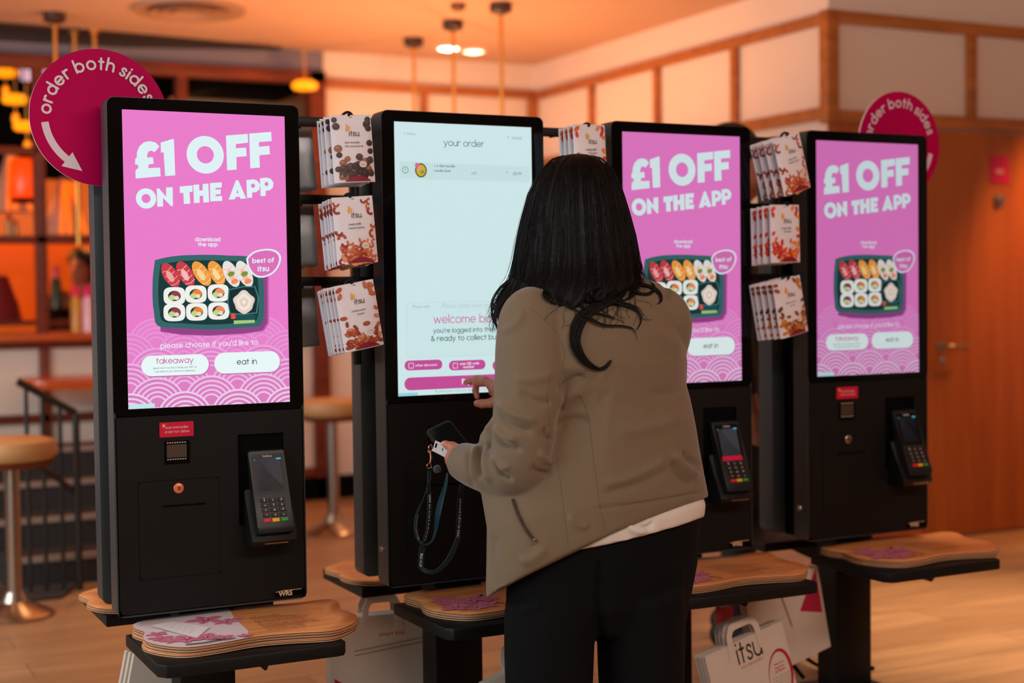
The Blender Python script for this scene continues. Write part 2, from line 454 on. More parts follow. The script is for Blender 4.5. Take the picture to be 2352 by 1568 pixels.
trim((2.3, XW, YB - t_, YB, 2.53, 2.585)); trim((2.3, XW, YB - t_, YB, 2.0, 2.06))
trim((2.94, 2.99, YB - t_, YB, 0.1, 2.53))
trim((-3.1, 2.30, YB - .05, YB + .06, 2.555, 2.625), M_TRIMD)
trim((2.20, 2.30, YB - .05, YB + .06, 0, 2.625), M_TRIMD)
for x in (1.42, .605, -.35, -1.3): trim((x - .03, x + .03, YB - .04, YB + .05, 1.02, 2.56), M_TRIMD)
for z0, z1, xr in ((1.57, 1.615, 1.40), (2.07, 2.11, .60)): trim((-3.1, xr, YB - .04, YB + .04, z0, z1), M_TRIMD)
# veneered timber below the lower rail of the door wall, with the door in it
struct(boxo('wall_veneer', (XW - .012, 4.33, YD - .018, YD, 0, 2.05), M_DOOR))
struct(boxo('wall_veneer_end', (5.25, 7.08, YD - .018, YD, 0, 2.05), M_DOOR))
d = boxo('door_1', (4.335, 5.245, YD - .03, YD, .012, 2.04), M_DOOR, bev=.003); struct(d)
hp = at(2160, 795, YD - .03)
bm = bmesh.new()
tube(bm, [(hp.x, YD - .03, hp.z), (hp.x, YD - .085, hp.z)], .011)
tube(bm, spline([(hp.x, YD - .08, hp.z), (hp.x + .03, YD - .09, hp.z), (hp.x + .13, YD - .088, hp.z - .002)], 4), .010)
lathe(bm, [(.001, 0), (.026, 0), (.026, .008), (.001, .008)], 20)
for v in bm.verts:
    if abs(v.co.z) < .02 and abs(v.co.x) < .1: v.co = V((hp.x + v.co.x, YD - .03 - v.co.z, hp.z + v.co.y))
done('door_handle', bm, M_STEEL, d, 50)
sp = at(2165, 815, YD - .03)
boxo('keyhole_plate', (sp.x - .012, sp.x + .012, YD - .036, YD - .03, sp.z - .05, sp.z - .01), M_STEEL, d, bev=.004)
p = at(2295, 390, YD - .03)
a = Art().poly(rrect(-.066, .066, -.072, .072, .006), (190, 14, 72)).text('WC', 0, -.02, .06, (232, 190, 196), .02, center=True)
s = prismo('door_sign', rrect(p.x - .066, p.x + .066, p.z - .072, p.z + .072, .006), YD - .034, YD - .03, mat('magenta_acrylic', (190, 14, 72), .35))
tag(s, 'small square magenta sign fixed high on the wooden door', 'sign')
a.build('lettering', M_INK, s, lambda x, z, l: (p.x + x, YD - .0345 - l, p.z + z))
q = at(2293, 460, YD - .03)
kb = latheo('door_peephole_plate', [(.001, 0), (.034, 0), (.034, .01), (.016, .014), (.016, .03), (.001, .03)], M_STEEL)
kb.rotation_euler = (R(90), 0, 0); kb.location = (q.x, YD - .03, q.z)
tag(kb, 'round steel disc fixed to the wooden door under the magenta sign', 'door fitting')

# half wall with white panels in a wooden frame, left of the opening and across to the corner
struct(boxo('wall_half', (-3.1, 2.2, YB, YB + .10, 0, .99), M_WALL))
for d_ in ((-3.1, 2.2, YB - .03, YB, .98, 1.02), (-3.1, 2.2, YB - .03, YB, .56, .61), (-3.1, 2.2, YB - .035, YB, .14, .20)): trim(d_, M_TRIMD)
for x in (1.74, 1.18, .605, 0, -.6): trim((x - .028, x + .028, YB - .03, YB, .2, .98), M_TRIMD)
struct(boxo('baseboard_back', (-3.1, XW, YB - .05, YB, 0, .14), M_VOID))
ct = boxo('counter_top', (-3.0, 2.18, YB - .12, YB + .42, 1.02, 1.065), wood('orange_counter', (170, 74, 22), (206, 96, 30), .35, 'x', 2), bev=.008)
tag(ct, 'orange wooden counter top along the half wall in the far background', 'counter')

# ---------------------------------------------------------------- lights fixtures on the ceiling
for i, (u, v, lab) in enumerate([(1030, 108, 'brighter recessed ceiling spotlight, left of the close pair above the second kiosk'),
                                 (1088, 115, 'dimmer recessed ceiling spotlight, right of the close pair above the second kiosk')]):
    q = atz(u, v, HC)
    t = thing('ceiling_spotlight', lab, 'ceiling light', (q.x, q.y, HC), 0, 'recessed ceiling spotlights')
    latheo('trim_ring', [(.062, 0), (.085, 0), (.085, -.012), (.062, -.012)], mat('white_ring', (235, 220, 205), .5), t, 28)
    latheo('lamp_lens', [(.001, -.004), (.060, -.004), (.060, -.012), (.03, -.02), (.001, -.022)], emat('lamp_lens', (255, 226, 190), [15, 5][i]) if i == 0 else emat('lamp_lens_dim', (255, 214, 176), 6), t, 28)
for u, v, zl, lab in [(1150, 8, 1.55, 'brass pendant rod nearest the camera, rising behind the white order screen'),
                      (1040, 48, 1.50, 'brass pendant rod with dark ceiling cup left of the bright spotlight'),
                      (950, 88, 1.45, 'brass pendant rod furthest left and back of the three above the white screen'),
                      (125, 30, 2.28, 'brass pendant rod with dark ceiling cup at upper left')]:
    q = atz(u, v, HC)
    t = thing('pendant_lamp', lab, 'pendant lamp', (q.x, q.y, HC), 0, 'pendant lamps on brass rods')
    latheo('ceiling_cup', [(.001, 0), (.058, 0), (.058, -.04), (.04, -.05), (.001, -.06)], mat('bronze_cup', (60, 36, 26), .5), t)
    tubeo('rod', [(0, 0, -.06), (0, 0, zl - HC)], .011, M_BRASS, t)
    if zl < 2: latheo('lamp_shade', [(.02, zl - HC + .1), (.10, zl - HC + .02), (.12, zl - HC - .06), (.11, zl - HC - .06), (.02, zl - HC + .09)], mat('bronze_cup', (60, 36, 26), .5), t)
for i, (u, d_, lab) in enumerate([(170, 8.1, 'thin brass hanging rod left of the magenta disc, second from left'), (216, 8.1, 'thin brass hanging rod rising straight above the magenta disc')]):
    q = atd(u, 60, d_)
    t = thing('hanging_rod', lab, 'hanging rod', (q.x, q.y, HC))
    latheo('ceiling_cup', [(.001, 0), (.03, 0), (.03, -.02), (.001, -.02)], M_BRASS, t)
    tubeo('rod', [(0, 0, -.02), (0, 0, -1.2)], .013, M_BRASS, t)
q = atz(435, 20, HC)
t = thing('ceiling_diffuser', 'large round ventilation diffuser on the orange-lit ceiling at upper left', 'air vent', (q.x, q.y, HC))
latheo('rim', [(.22, 0), (.29, 0), (.285, -.02), (.22, -.008)], mat('vent_paint', (170, 130, 104), .6), t, 40)
for r_ in (.20, .145, .09): latheo('cone_ring', [(r_ - .045, -.002), (r_, -.03), (r_ + .005, -.028), (r_ - .036, -.001)], mat('vent_paint', (170, 130, 104), .6), t, 36)
latheo('throat', [(.001, -.001), (.215, -.001), (.215, -.003), (.001, -.003)], mat('vent_dark', (70, 44, 34), .8), t, 36)
q = atz(1052, 9, HC)
sm = latheo('smoke_detector', [(.001, 0), (.04, 0), (.04, -.018), (.026, -.034), (.001, -.036)], mat('detector_brown', (110, 66, 44), .6)); sm.location = (q.x, q.y, HC)
tag(sm, 'small dark smoke detector on the ceiling between the pendant cups', 'smoke detector')

# glowing disc pendants in the dining area
M_GLOW = emat('amber_glow', (255, 150, 14), 1.25); M_GLOW2 = emat('amber_bulb', (255, 140, 12), 1.1)
for u, v, y, lab in [(12, 166, 5.75, 'glowing amber disc lamp at the far left edge, topmost of three'),
                     (35, 228, 5.5, 'glowing amber disc lamp at far left, middle of three'),
                     (62, 290, 5.28, 'glowing amber disc lamp touching the edge of the magenta disc, lowest of three'),
                     (700, 196, 4.75, 'glowing amber disc lamp above the first kiosk, alone beside the dark opening')]:
    q = at(u, v, y)
    t = thing('disc_lamp', lab, 'pendant lamp', q, 0, 'amber disc lamps')
    latheo('shade', [(.001, .03), (.05, .028), (.074, .012), (.078, -.006), (.066, -.024), (.001, -.03)], M_GLOW, t, 24)
    tubeo('rod', [(0, 0, .03), (0, 0, HC - q.z)], .006, M_BRASS, t)
    if u < 600:
        tubeo('bulb_stem', [(0, 0, -.03), (0, 0, -.08)], .006, M_BRASS, t)
        latheo('bulb', [(.001, -.08), (.018, -.09), (.022, -.12), (.014, -.15), (.001, -.155)], M_GLOW2, t, 12)

# ---------------------------------------------------------------- stools, table, railing
def stool(loc, label):
    t = thing('bar_stool', label, 'stool', loc, 0, 'round bar stools')
    latheo('base', [(.001, 0), (.145, 0), (.148, .01), (.13, .024), (.05, .062), (.034, .10), (.001, .10)], M_STEEL, t, 36)
    latheo('pole', [(.001, .08), (.030, .08), (.030, .62), (.001, .62)], M_STEEL, t, 24)
    latheo('seat_pan', [(.001, .60), (.15, .60), (.165, .622), (.001, .622)], M_TRIMD, t, 32)
    latheo('seat_cushion', [(.001, .624), (.155, .624), (.172, .64), (.176, .672), (.166, .70), (.13, .712), (.001, .716)], M_TAN, t, 36)
stool(tuple(atz(35, 1415, 0)), 'tan round bar stool on a steel pole at the left edge')
stool((1.87, 3.80, 0), 'tan round bar stool seen in the gap between the first two kiosks')
t = thing('high_table', 'table with glossy orange edge behind the railing at far left', 'table', (.95, 4.72, 0))
prismo('table_top', rrect(-.52, .60, -.24, .24, .12), .775, .83, wood('orange_table', (186, 70, 16), (216, 92, 24), .3, 'x', 2, coat=.3), t, bev=.008, plane='xy')
tubeo('leg', [(.1, 0, .02), (.1, 0, .78)], .035, M_DARKSTEEL, t, 16)
latheo('foot', [(.001, 0), (.2, 0), (.2, .012), (.04, .03), (.001, .03)], M_DARKSTEEL, t, 32).location = (.1, 0, 0)
t = thing('stair_railing', 'grey metal stair railing with thin balusters behind the stool at left', 'railing', (0, 0, 0))
ry = 2.95
A0, A1 = at(40, 875, ry), at(174, 948, ry); B0, B1 = at(60, 1045, ry), at(176, 1132, ry)
tubeo('handrail', [A0, A1], .016, M_DARKSTEEL, t, 10)
tubeo('lower_rail', [B0, B1], .013, M_DARKSTEEL, t, 10)
for i in range(4):
    f = [.14, .42, .72, 1][i]; p = A0.lerp(A1, f)
    tubeo('baluster', [p, (p.x, p.y, 0.0)], .009 if i < 3 else .016, M_DARKSTEEL, t, 8)
t = thing('staircase', 'dark staircase with pale nosings behind the railing at left', 'stairs', (0, 0, 0))
for i in range(4):
    boxo('step', (.12, 1.05, 3.10 + .28 * i, 3.10 + .28 * (i + 1), 0, .13 * (i + 1)), mat('stair_dark', (44, 40, 40), .6), t)
    boxo('nosing', (.12, 1.05, 3.09 + .28 * i, 3.12 + .28 * i, .13 * (i + 1) - .02, .13 * (i + 1) + .004), mat('stair_nosing', (150, 130, 120), .4), t)
pl = prismo('dark_mat', [(-1.2, 2.80), (.30, 2.80), (.42, 3.08), (.10, 3.08), (.10, 4.6), (-1.2, 4.6)], 0.001, .012, mat('charcoal_mat', (46, 44, 46), .8, bump=.3), plane='xy')
tag(pl, 'charcoal floor mat at the foot of the stairs behind the stool', 'mat')

# ---------------------------------------------------------------- dining area clutter, far and blurred
shelf_m = M_TRIMD
def far_box(name, u0, v0, u1, v1, y, m, label, cat, th=.08, group=None, bev=.006, hung=False, floor=False):
    a_, b_ = at(u0, v0, y), at(u1, v1, y)
    return tag(boxo(name, (a_.x, b_.x, y, y + th, 0 if floor else b_.z, HC if hung else a_.z), m, bev=bev), label, cat, group)
M_SCRW = emat('menu_screen_glow', (238, 206, 236), .95)
for u0, v0, u1, v1, lab in [(47, 139, 90, 187, 'small glowing pale pink menu screen at upper left'), (99, 138, 138, 170, 'small glowing white menu screen half hidden by the magenta disc')]:
    a_, b_ = at(u0, v0, 6.0), at(u1, v1, 6.0)
    s = thing('menu_screen', lab, 'screen', ((a_.x + b_.x) / 2, 6.0, a_.z), 0, 'far menu screens')
    w_, h_ = (b_.x - a_.x) / 2, a_.z - b_.z
    boxo('screen_panel', (-w_, w_, 0, .004, -h_, 0), M_SCRW, s); boxo('casing', (-w_ - .01, w_ + .01, .004, .04, -h_ - .01, .01), M_VOID, s)
    tubeo('hanger', [(0, .02, 0), (0, .02, HC - a_.z)], .008, M_DARKSTEEL, s)
far_box('extractor_hood', 433, 170, 690, 214, 5.5, M_VOID, 'black extractor hood in the dark opening above the first kiosk', 'hood', .5, hung=True)
far_box('kitchen_back_panel', 425, 200, 705, 420, 6.02, mat('tan_tiles', (196, 160, 120), .6), 'tan back panel under the black hood above the first kiosk', 'wall panel', .03, floor=True)
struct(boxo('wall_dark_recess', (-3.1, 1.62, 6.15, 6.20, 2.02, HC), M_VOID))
p = at(58, 415, 5.6)
t = thing('red_lantern', 'orange red cylindrical lantern left of the first kiosk', 'lantern', p, 0)
latheo('lantern_shade', [(.07, .13), (.085, .10), (.10, -.09), (.095, -.10), (.09, -.10), (.075, .12)], emat('lantern_red', (255, 72, 8), .75), t, 20)
latheo('lantern_bottom', [(.001, -.105), (.088, -.105), (.088, -.13), (.001, -.13)], M_VOID, t, 20)
tubeo('cord', [(0, 0, .12), (0, 0, HC - p.z)], .004, M_VOID, t, 6)
M_PAPER = mat('pale_paper', (226, 170, 140), .7, var=.05)
for u, v, r_, h_, lab in [(150, 475, .125, .36, 'pale cone shaped paper shade beside the first kiosk, right of the red lantern'), (28, 420, .11, .36, 'pale cone shaped paper shade at the far left behind the red lantern')]:
    p = at(u, v, 6.0)
    t = thing('cone_shade', lab, 'lamp shade', p, 0, 'pale paper cones')
    latheo('paper_cone', [(.035, h_ / 2), (.09, 0), (r_ + .03, -h_ / 2), (r_ + .025, -h_ / 2), (.085, 0), (.03, h_ / 2)], M_PAPER, t, 24)
    for a_ in (2, 20, 58):
        c_ = R(250 + a_); tubeo('glow_strip', [(.052 * math.cos(c_), .052 * math.sin(c_), h_ * .42), ((r_ + .036) * math.cos(c_), (r_ + .036) * math.sin(c_), -h_ * .49)], .012, emat('strip_glow', (255, 120, 16), .95), t, 8)
    tubeo('cord', [(0, 0, h_ / 2 - .01), (0, 0, HC - p.z)], .004, M_VOID, t, 6)
sh = boxo('back_shelf', (-1.6, 1.3, 5.62, 5.98, 1.10, 1.13), M_TRIMD, bev=.004); tag(sh, 'dark red back shelf carrying bottles at far left', 'shelf')
boxo('support', (-1.55, -1.5, 5.64, 5.96, 0, 1.10), M_TRIMD, sh); boxo('support', (1.2, 1.25, 5.64, 5.96, 0, 1.10), M_TRIMD, sh)
bk = boxo('orange_back_panel', (-1.6, 1.36, 6.35, 6.38, 1.10, 1.64), emat('orange_backlit', (226, 84, 14), .55), bev=.004)
tag(bk, 'backlit orange panel behind the far left shelves', 'panel')
def bottle(u, vb, y, zb, r_, h_, cb, cc, label, group=None):
    x = at(u, vb, y).x
    t = thing('sauce_bottle', label, 'bottle', (x, y, zb), 0, group)
    latheo('bottle_body', [(.001, 0), (r_, 0), (r_, h_ * .68), (r_ * .55, h_ * .76), (.001, h_ * .76)], mat('bottle_%d_%d_%d' % cb, cb, .3), t, 16)
    latheo('cap', [(.001, h_ * .76), (r_ * .8, h_ * .76), (r_ * .75, h_ * .92), (r_ * .3, h_), (.001, h_)], mat('cap_%d_%d_%d' % cc, cc, .35), t, 14)
bottle(176, 775, YB + .05, 1.065, .030, .27, (210, 150, 60), (235, 16, 80), 'yellow bottle with pink cap on the counter, left of a white bottle')
bottle(204, 775, YB + .05, 1.065, .034, .27, (236, 186, 196), (225, 14, 100), 'pinkish white bottle with magenta cap touching the first kiosk')
bottle(130, 715, 5.8, 1.13, .034, .34, (52, 66, 44), (236, 90, 90), 'green bottle with pale pink top on the back shelf at left')
bottle(22, 548, YB, 1.615, .02, .12, (190, 120, 50), (190, 10, 30), 'small red capped bottle on the upper rail, left of its pair', 'red capped bottles on the upper rail')
bottle(36, 548, YB, 1.615, .016, .09, (190, 120, 50), (200, 10, 40), 'shorter red capped bottle on the upper rail, right of its pair', 'red capped bottles on the upper rail')
for u, lab in [(112, 'dark bowl on the back shelf, left of two'), (152, 'dark bowl on the back shelf, right of two')]:
    b_ = latheo('dark_bowl', [(.001, 0), (.035, 0), (.07, .07), (.066, .07), (.032, .008), (.001, .008)], mat('bowl_dark', (36, 16, 12), .4), None, 20)
    b_.location = (at(u, 715, 5.8).x, 5.8 if u == 152 else 5.72, 1.13); tag(b_, lab, 'bowl', 'dark bowls on the back shelf')
cl = at(22, 690, 5.75)
c_ = latheo('red_cloth_cover', [(.001, 0), (.13, 0), (.11, .10), (.085, .16), (.05, .27), (.001, .28)], mat('dark_red_cloth', (120, 10, 14), .8), None, 20)
c_.location = (cl.x - .05, 5.80, 1.13); tag(c_, 'dark red cloth cover draped on the back shelf at far left', 'cloth')
# ---------------------------------------------------------------- screen artwork (things shown on the displays)
KX = [0, .6901, 1.3732, 2.049]
SW, SH = .3983, .708
PINK = (238, 126, 206); WHT = (226, 246, 250)
def seigaiha(a, y0, rows):
    r = .068; dx = .1308
    for k in range(rows, -1, -1):
        z = y0 + .0355 * k
        f = min(1, max(0, (k - 1.2) / 4.0))
        base = tuple(int(p * (1 - f) + q * f) for p, q in zip((222, 128, 188), (234, 132, 208)))
        lw = tuple(int(p * (1 - f) + q * f) for p, q in zip((238, 214, 244), (238, 150, 214)))
        for i in range(-1, 4):
            cx = .0692 + dx * i + (dx / 2 if k % 2 else 0)
            for rr, c in ((1.0, lw), (.935, base), (.84, lw), (.775, base), (.68, lw), (.615, base), (.52, lw), (.455, base), (.36, lw), (.295, base)):
                pts = [(cx + r * rr * math.cos(t), z + r * rr * math.sin(t)) for t in [2 * math.pi * j / 36 for j in range(36)]]
                pts = clip(pts, 0, SW, 0, .24)
                if len(pts) > 2: a.poly(pts, c)
def promo():
    a = Art()
    a.poly([(0, 0), (SW, 0), (SW, SH), (0, SH)], PINK)
    seigaiha(a, -.066, 6)
    b = 0.035
    # heavy headline, letters drawn as outlines
    P = lambda *pts: a.poly(pts, WHT)
    P((.0287, .5458), (.088, .5526), (.087, .5732), (.0587, .5713), (.0600, .580), (.072, .5823), (.0705, .5975), (.0569, .5961), (.0575, .605), (.0610, .6110), (.067, .6130), (.0750, .6095), (.0865, .6231),
      (.078, .6325), (.0640, .6354), (.050, .632), (.039, .622), (.0330, .608), (.0325, .596), (.0286, .5917), (.0283, .5788), (.0345, .579), (.036, .572), (.0287, .565))
    P((.0897, .6327), (.1190, .6425), (.1216, .6414), (.1230, .5558), (.0987, .5533), (.0963, .6100), (.0899, .609))
    def ring(cx, cz, rx, rz, ix, iz, n=40):
        o = [(cx + rx * math.cos(2 * math.pi * i / n), cz + rz * math.sin(2 * math.pi * i / n)) for i in range(n)]
        q = [(cx + ix * math.cos(2 * math.pi * i / n), cz + iz * math.sin(2 * math.pi * i / n)) for i in range(n)]
        a.raw(o + q, [(i, (i + 1) % n, n + (i + 1) % n, n + i) for i in range(n)], WHT)
    ring(.1970, .6070, .0455, .0453, .0208, .0208)
    P((.2488, .6552), (.3031, .6613), (.3039, .6401), (.273, .6354), (.2728, .6252), (.2986, .6277), (.2995, .607), (.2739, .6038), (.2738, .5734), (.2501, .5711))
    P((.3069, .6622), (.3627, .6684), (.3636, .6459), (.3312, .6423), (.331, .6308), (.3575, .6339), (.3584, .6132), (.3316, .61), (.3325, .5799), (.3082, .5775))
    ring(.0523, .4992, .0240, .0240, .0106, .0106)
    P((.0779, .5225), (.0830, .5243), (.1000, .5040), (.1005, .5262), (.1161, .5275), (.1159, .4829), (.1115, .4818), (.0925, .5015), (.0922, .4810), (.0786, .4799))
    P((.1330, .5291), (.1645, .5326), (.1640, .5175), (.1565, .5165), (.1576, .4888), (.1425, .4873), (.1415, .5145), (.1335, .5135))
    P((.1663, .5339), (.1805, .5352), (.1805, .5205), (.1890, .5212), (.1890, .5362), (.2030, .5378), (.2041, .4931), (.1900, .4918), (.1895, .5085), (.1810, .5075), (.1810, .4912), (.1668, .4901))
    P((.2070, .5391), (.2359, .5416), (.2358, .5290), (.2205, .5275), (.2205, .5235), (.2330, .5246), (.2330, .5130), (.2205, .5118), (.2205, .5075), (.2362, .5090), (.2362, .4966), (.2070, .4949))
    P((.2745, .5474), (.2715, .5474), (.2524, .5000), (.2680, .5010), (.2700, .5068), (.2800, .5076), (.2825, .5022), (.2962, .5037), (.2775, .5470))
    a.poly([(.2746, .5250), (.2722, .5160), (.2775, .5163)], PINK)
    for x0, zo in ((.2976, .5484), (.3320, .5534)):
        P((x0, zo), (x0 + .018, zo + .0025), (x0 + .028, zo - .001), (x0 + .0345, zo - .010), (x0 + .0325, zo - .022), (x0 + .024, zo - .029), (x0 + .0140, zo - .030), (x0 + .0138, zo - .0425), (x0 + .0010, zo - .0437))
        a.disc(x0 + .0165, zo - .0135, .0052, .0052, PINK, n=14)
    a.text('download', .1674, .3990, .0620, WHT, geo=.16); a.text('the app', .1743, .3870, .0484, WHT, geo=.16)
    # the tray of sushi in the advert
    sh = [(.078, .335), (.35, .33), (.3480, .197), (.335, .178), (.29, .172), (.20, .169), (.13, .173), (.080, .182)]
    a.poly(sh, (196, 92, 170)); a.poly([(x * .985 + .001, z * .985 + .004) for x, z in sh], (150, 66, 138))
    tr = [(.0701, .3531), (.100, .360), (.1376, .3644), (.2017, .3658), (.25, .364), (.2938, .362), (.331, .353), (.3351, .3129), (.3371, .2598), (.3298, .1951), (.2843, .1873), (.201, .1842), (.1282, .1894), (.0739, .1963), (.065, .230), (.0625, .2635), (.064, .31)]
    tr = [(p.x, p.y) for p in spline([(*q, 0) for q in tr + tr[:1]], 4)[:-1]]
    a.poly(tr, (52, 104, 106))
    c0 = (.20, .272)
    a.poly([(c0[0] + (x - c0[0]) * .90, c0[1] + (z - c0[1]) * .86) for x, z in tr], (16, 56, 58))
    for (x0, z0), (x1, z1), c, c2 in [((.0945, .337), (.1188, .297), (206, 62, 72), (244, 168, 168)), ((.1306, .341), (.1545, .299), (206, 62, 72), (246, 190, 190)),
                                      ((.1683, .341), (.1953, .2995), (246, 160, 66), (255, 216, 150)), ((.2083, .342), (.2293, .301), (246, 160, 66), (255, 220, 160)),
                                      ((.2442, .342), (.2660, .296), (236, 232, 226), (250, 190, 176)), ((.2775, .342), (.2994, .296), (236, 232, 226), (250, 186, 160))]:
        cx, cz = (x0 + x1) / 2, (z0 + z1) / 2; an = math.degrees(math.atan2(z1 - z0, x1 - x0)); L = math.hypot(x1 - x0, z1 - z0) / 2 + .009
        a.disc(cx, cz, L, .0172, c, an); 
        for s_ in (-.5, -.1, .3, .65):
            ca, sa = math.cos(R(an)), math.sin(R(an)); px, pz = cx + ca * L * s_, cz + sa * L * s_
            a.line([(px - sa * .013, pz + ca * .013), (px + ca * .004, pz + sa * .004), (px + sa * .013, pz - ca * .013)], .0016, c2)
        a.disc(cx - .001, cz - .003, L * .45, .007, c2, an)
        if c[1] > 200: a.disc(cx, cz, .009, .006, (120, 150, 60), 20); a.disc(cx + .008, cz - .018, .009, .006, (246, 140, 96), 20)
    for i, (x, z) in enumerate([(.1149, .2671), (.167, .2708), (.222, .273), (.114, .2276), (.1682, .228), (.222, .2294)]):
        a.poly([(x + .0262 * np.sign(math.cos(t)) * abs(math.cos(t)) ** .6, z + .0212 * np.sign(math.sin(t)) * abs(math.sin(t)) ** .6) for t in [2 * math.pi * j / 28 for j in range(28)]], (244, 246, 240))
        a.disc(x, z, .0155, .0125, (40, 52, 40)); f = [(150, 60, 76), (240, 130, 56), (246, 140, 96)][i % 3]
        a.disc(x + .003, z + .002, .0115, .0095, f); a.disc(x - .006, z - .004, .0078, .0066, (196, 214, 140)); a.disc(x + .005, z - .005, .006, .005, (236, 226, 196))
    a.poly([(.2473, .2814), (.285, .2890), (.3149, .2885), (.3235, .26), (.3182, .2218), (.282, .2185), (.2491, .2216), (.2440, .25)], (70, 126, 126))
    a.poly([(.2500, .2795), (.285, .2865), (.3128, .286), (.3205, .26), (.3155, .2242), (.282, .2212), (.2515, .2240), (.2468, .25)], (10, 46, 48))
    for rr, c in ((1, (232, 214, 200)), (.72, (246, 232, 220)), (.42, (230, 208, 192)), (.2, (248, 236, 226))):
        a.poly([(.2856 + rr * .026 * (1 + .10 * math.sin(5 * t)) * math.cos(t), .2500 + rr * .027 * (1 + .1 * math.cos(4 * t)) * math.sin(t)) for t in [2 * math.pi * j / 26 for j in range(26)]], c)
    a.poly(rrect(.2521, .2638, .2090, .2216, .003), (238, 80, 60)); a.poly(rrect(.2638, .3136, .2070, .2190, .004), (24, 78, 86)); a.poly([(.2590, .1966), (.3118, .1985), (.3118, .2058), (.2590, .2052)], (168, 206, 130))
    bd = spline([(.2931, .3571, 0), (.309, .3717, 0), (.332, .379, 0), (.3560, .3800, 0), (.375, .3725, 0), (.382, .357, 0), (.3753, .3363, 0), (.360, .319, 0), (.3381, .3099, 0), (.320, .3105, 0), (.306, .320, 0), (.296, .338, 0), (.2931, .3571, 0)], 4)[:-1]
    bd = [(p.x, p.y) for p in bd]; cx, cz = .3375, .346
    a.poly(bd, WHT); a.poly([(cx + (x - cx) * .89, cz + (z - cz) * .88) for x, z in bd], (224, 112, 188))
    a.text('best of', .3085, .3460, .0560, WHT, slope=.03, geo=.16); a.text('itsu', .3217, .3255, .0290, WHT, slope=.03, geo=.16)
    a.text('please choose if you\u2019d like to', .079, .1425, .2400, (236, 232, 250), slope=.012, geo=.12)
    for x0, x1, z0, z1 in ((.0322, .1949, .0765, .1255), (.2088, .3739, .0763, .1275)):
        a.poly(rrect(x0 + .002, x1 + .002, z0 - .003, z1 - .002, .0238, 8), (208, 118, 180)); a.poly(rrect(x0, x1, z0, z1, .0243, 8), (236, 252, 252))
    a.text('takeaway', .0671, .1060, .0907, (206, 62, 140), geo=.08); a.text('eat in', .2646, .0975, .0505, (30, 60, 44), geo=.09)
    a.text('(good news! we don\u2019t charge you VAT on', .0603, .0935, .105, (70, 90, 90)); a.text('cold dishes if you choose to takeaway)', .0638, .0850, .097, (70, 90, 90))
    a.poly([(.001, .0005), (.0623, .0005), (.0623, .0115), (.001, .0115)], (190, 236, 238))
    return a
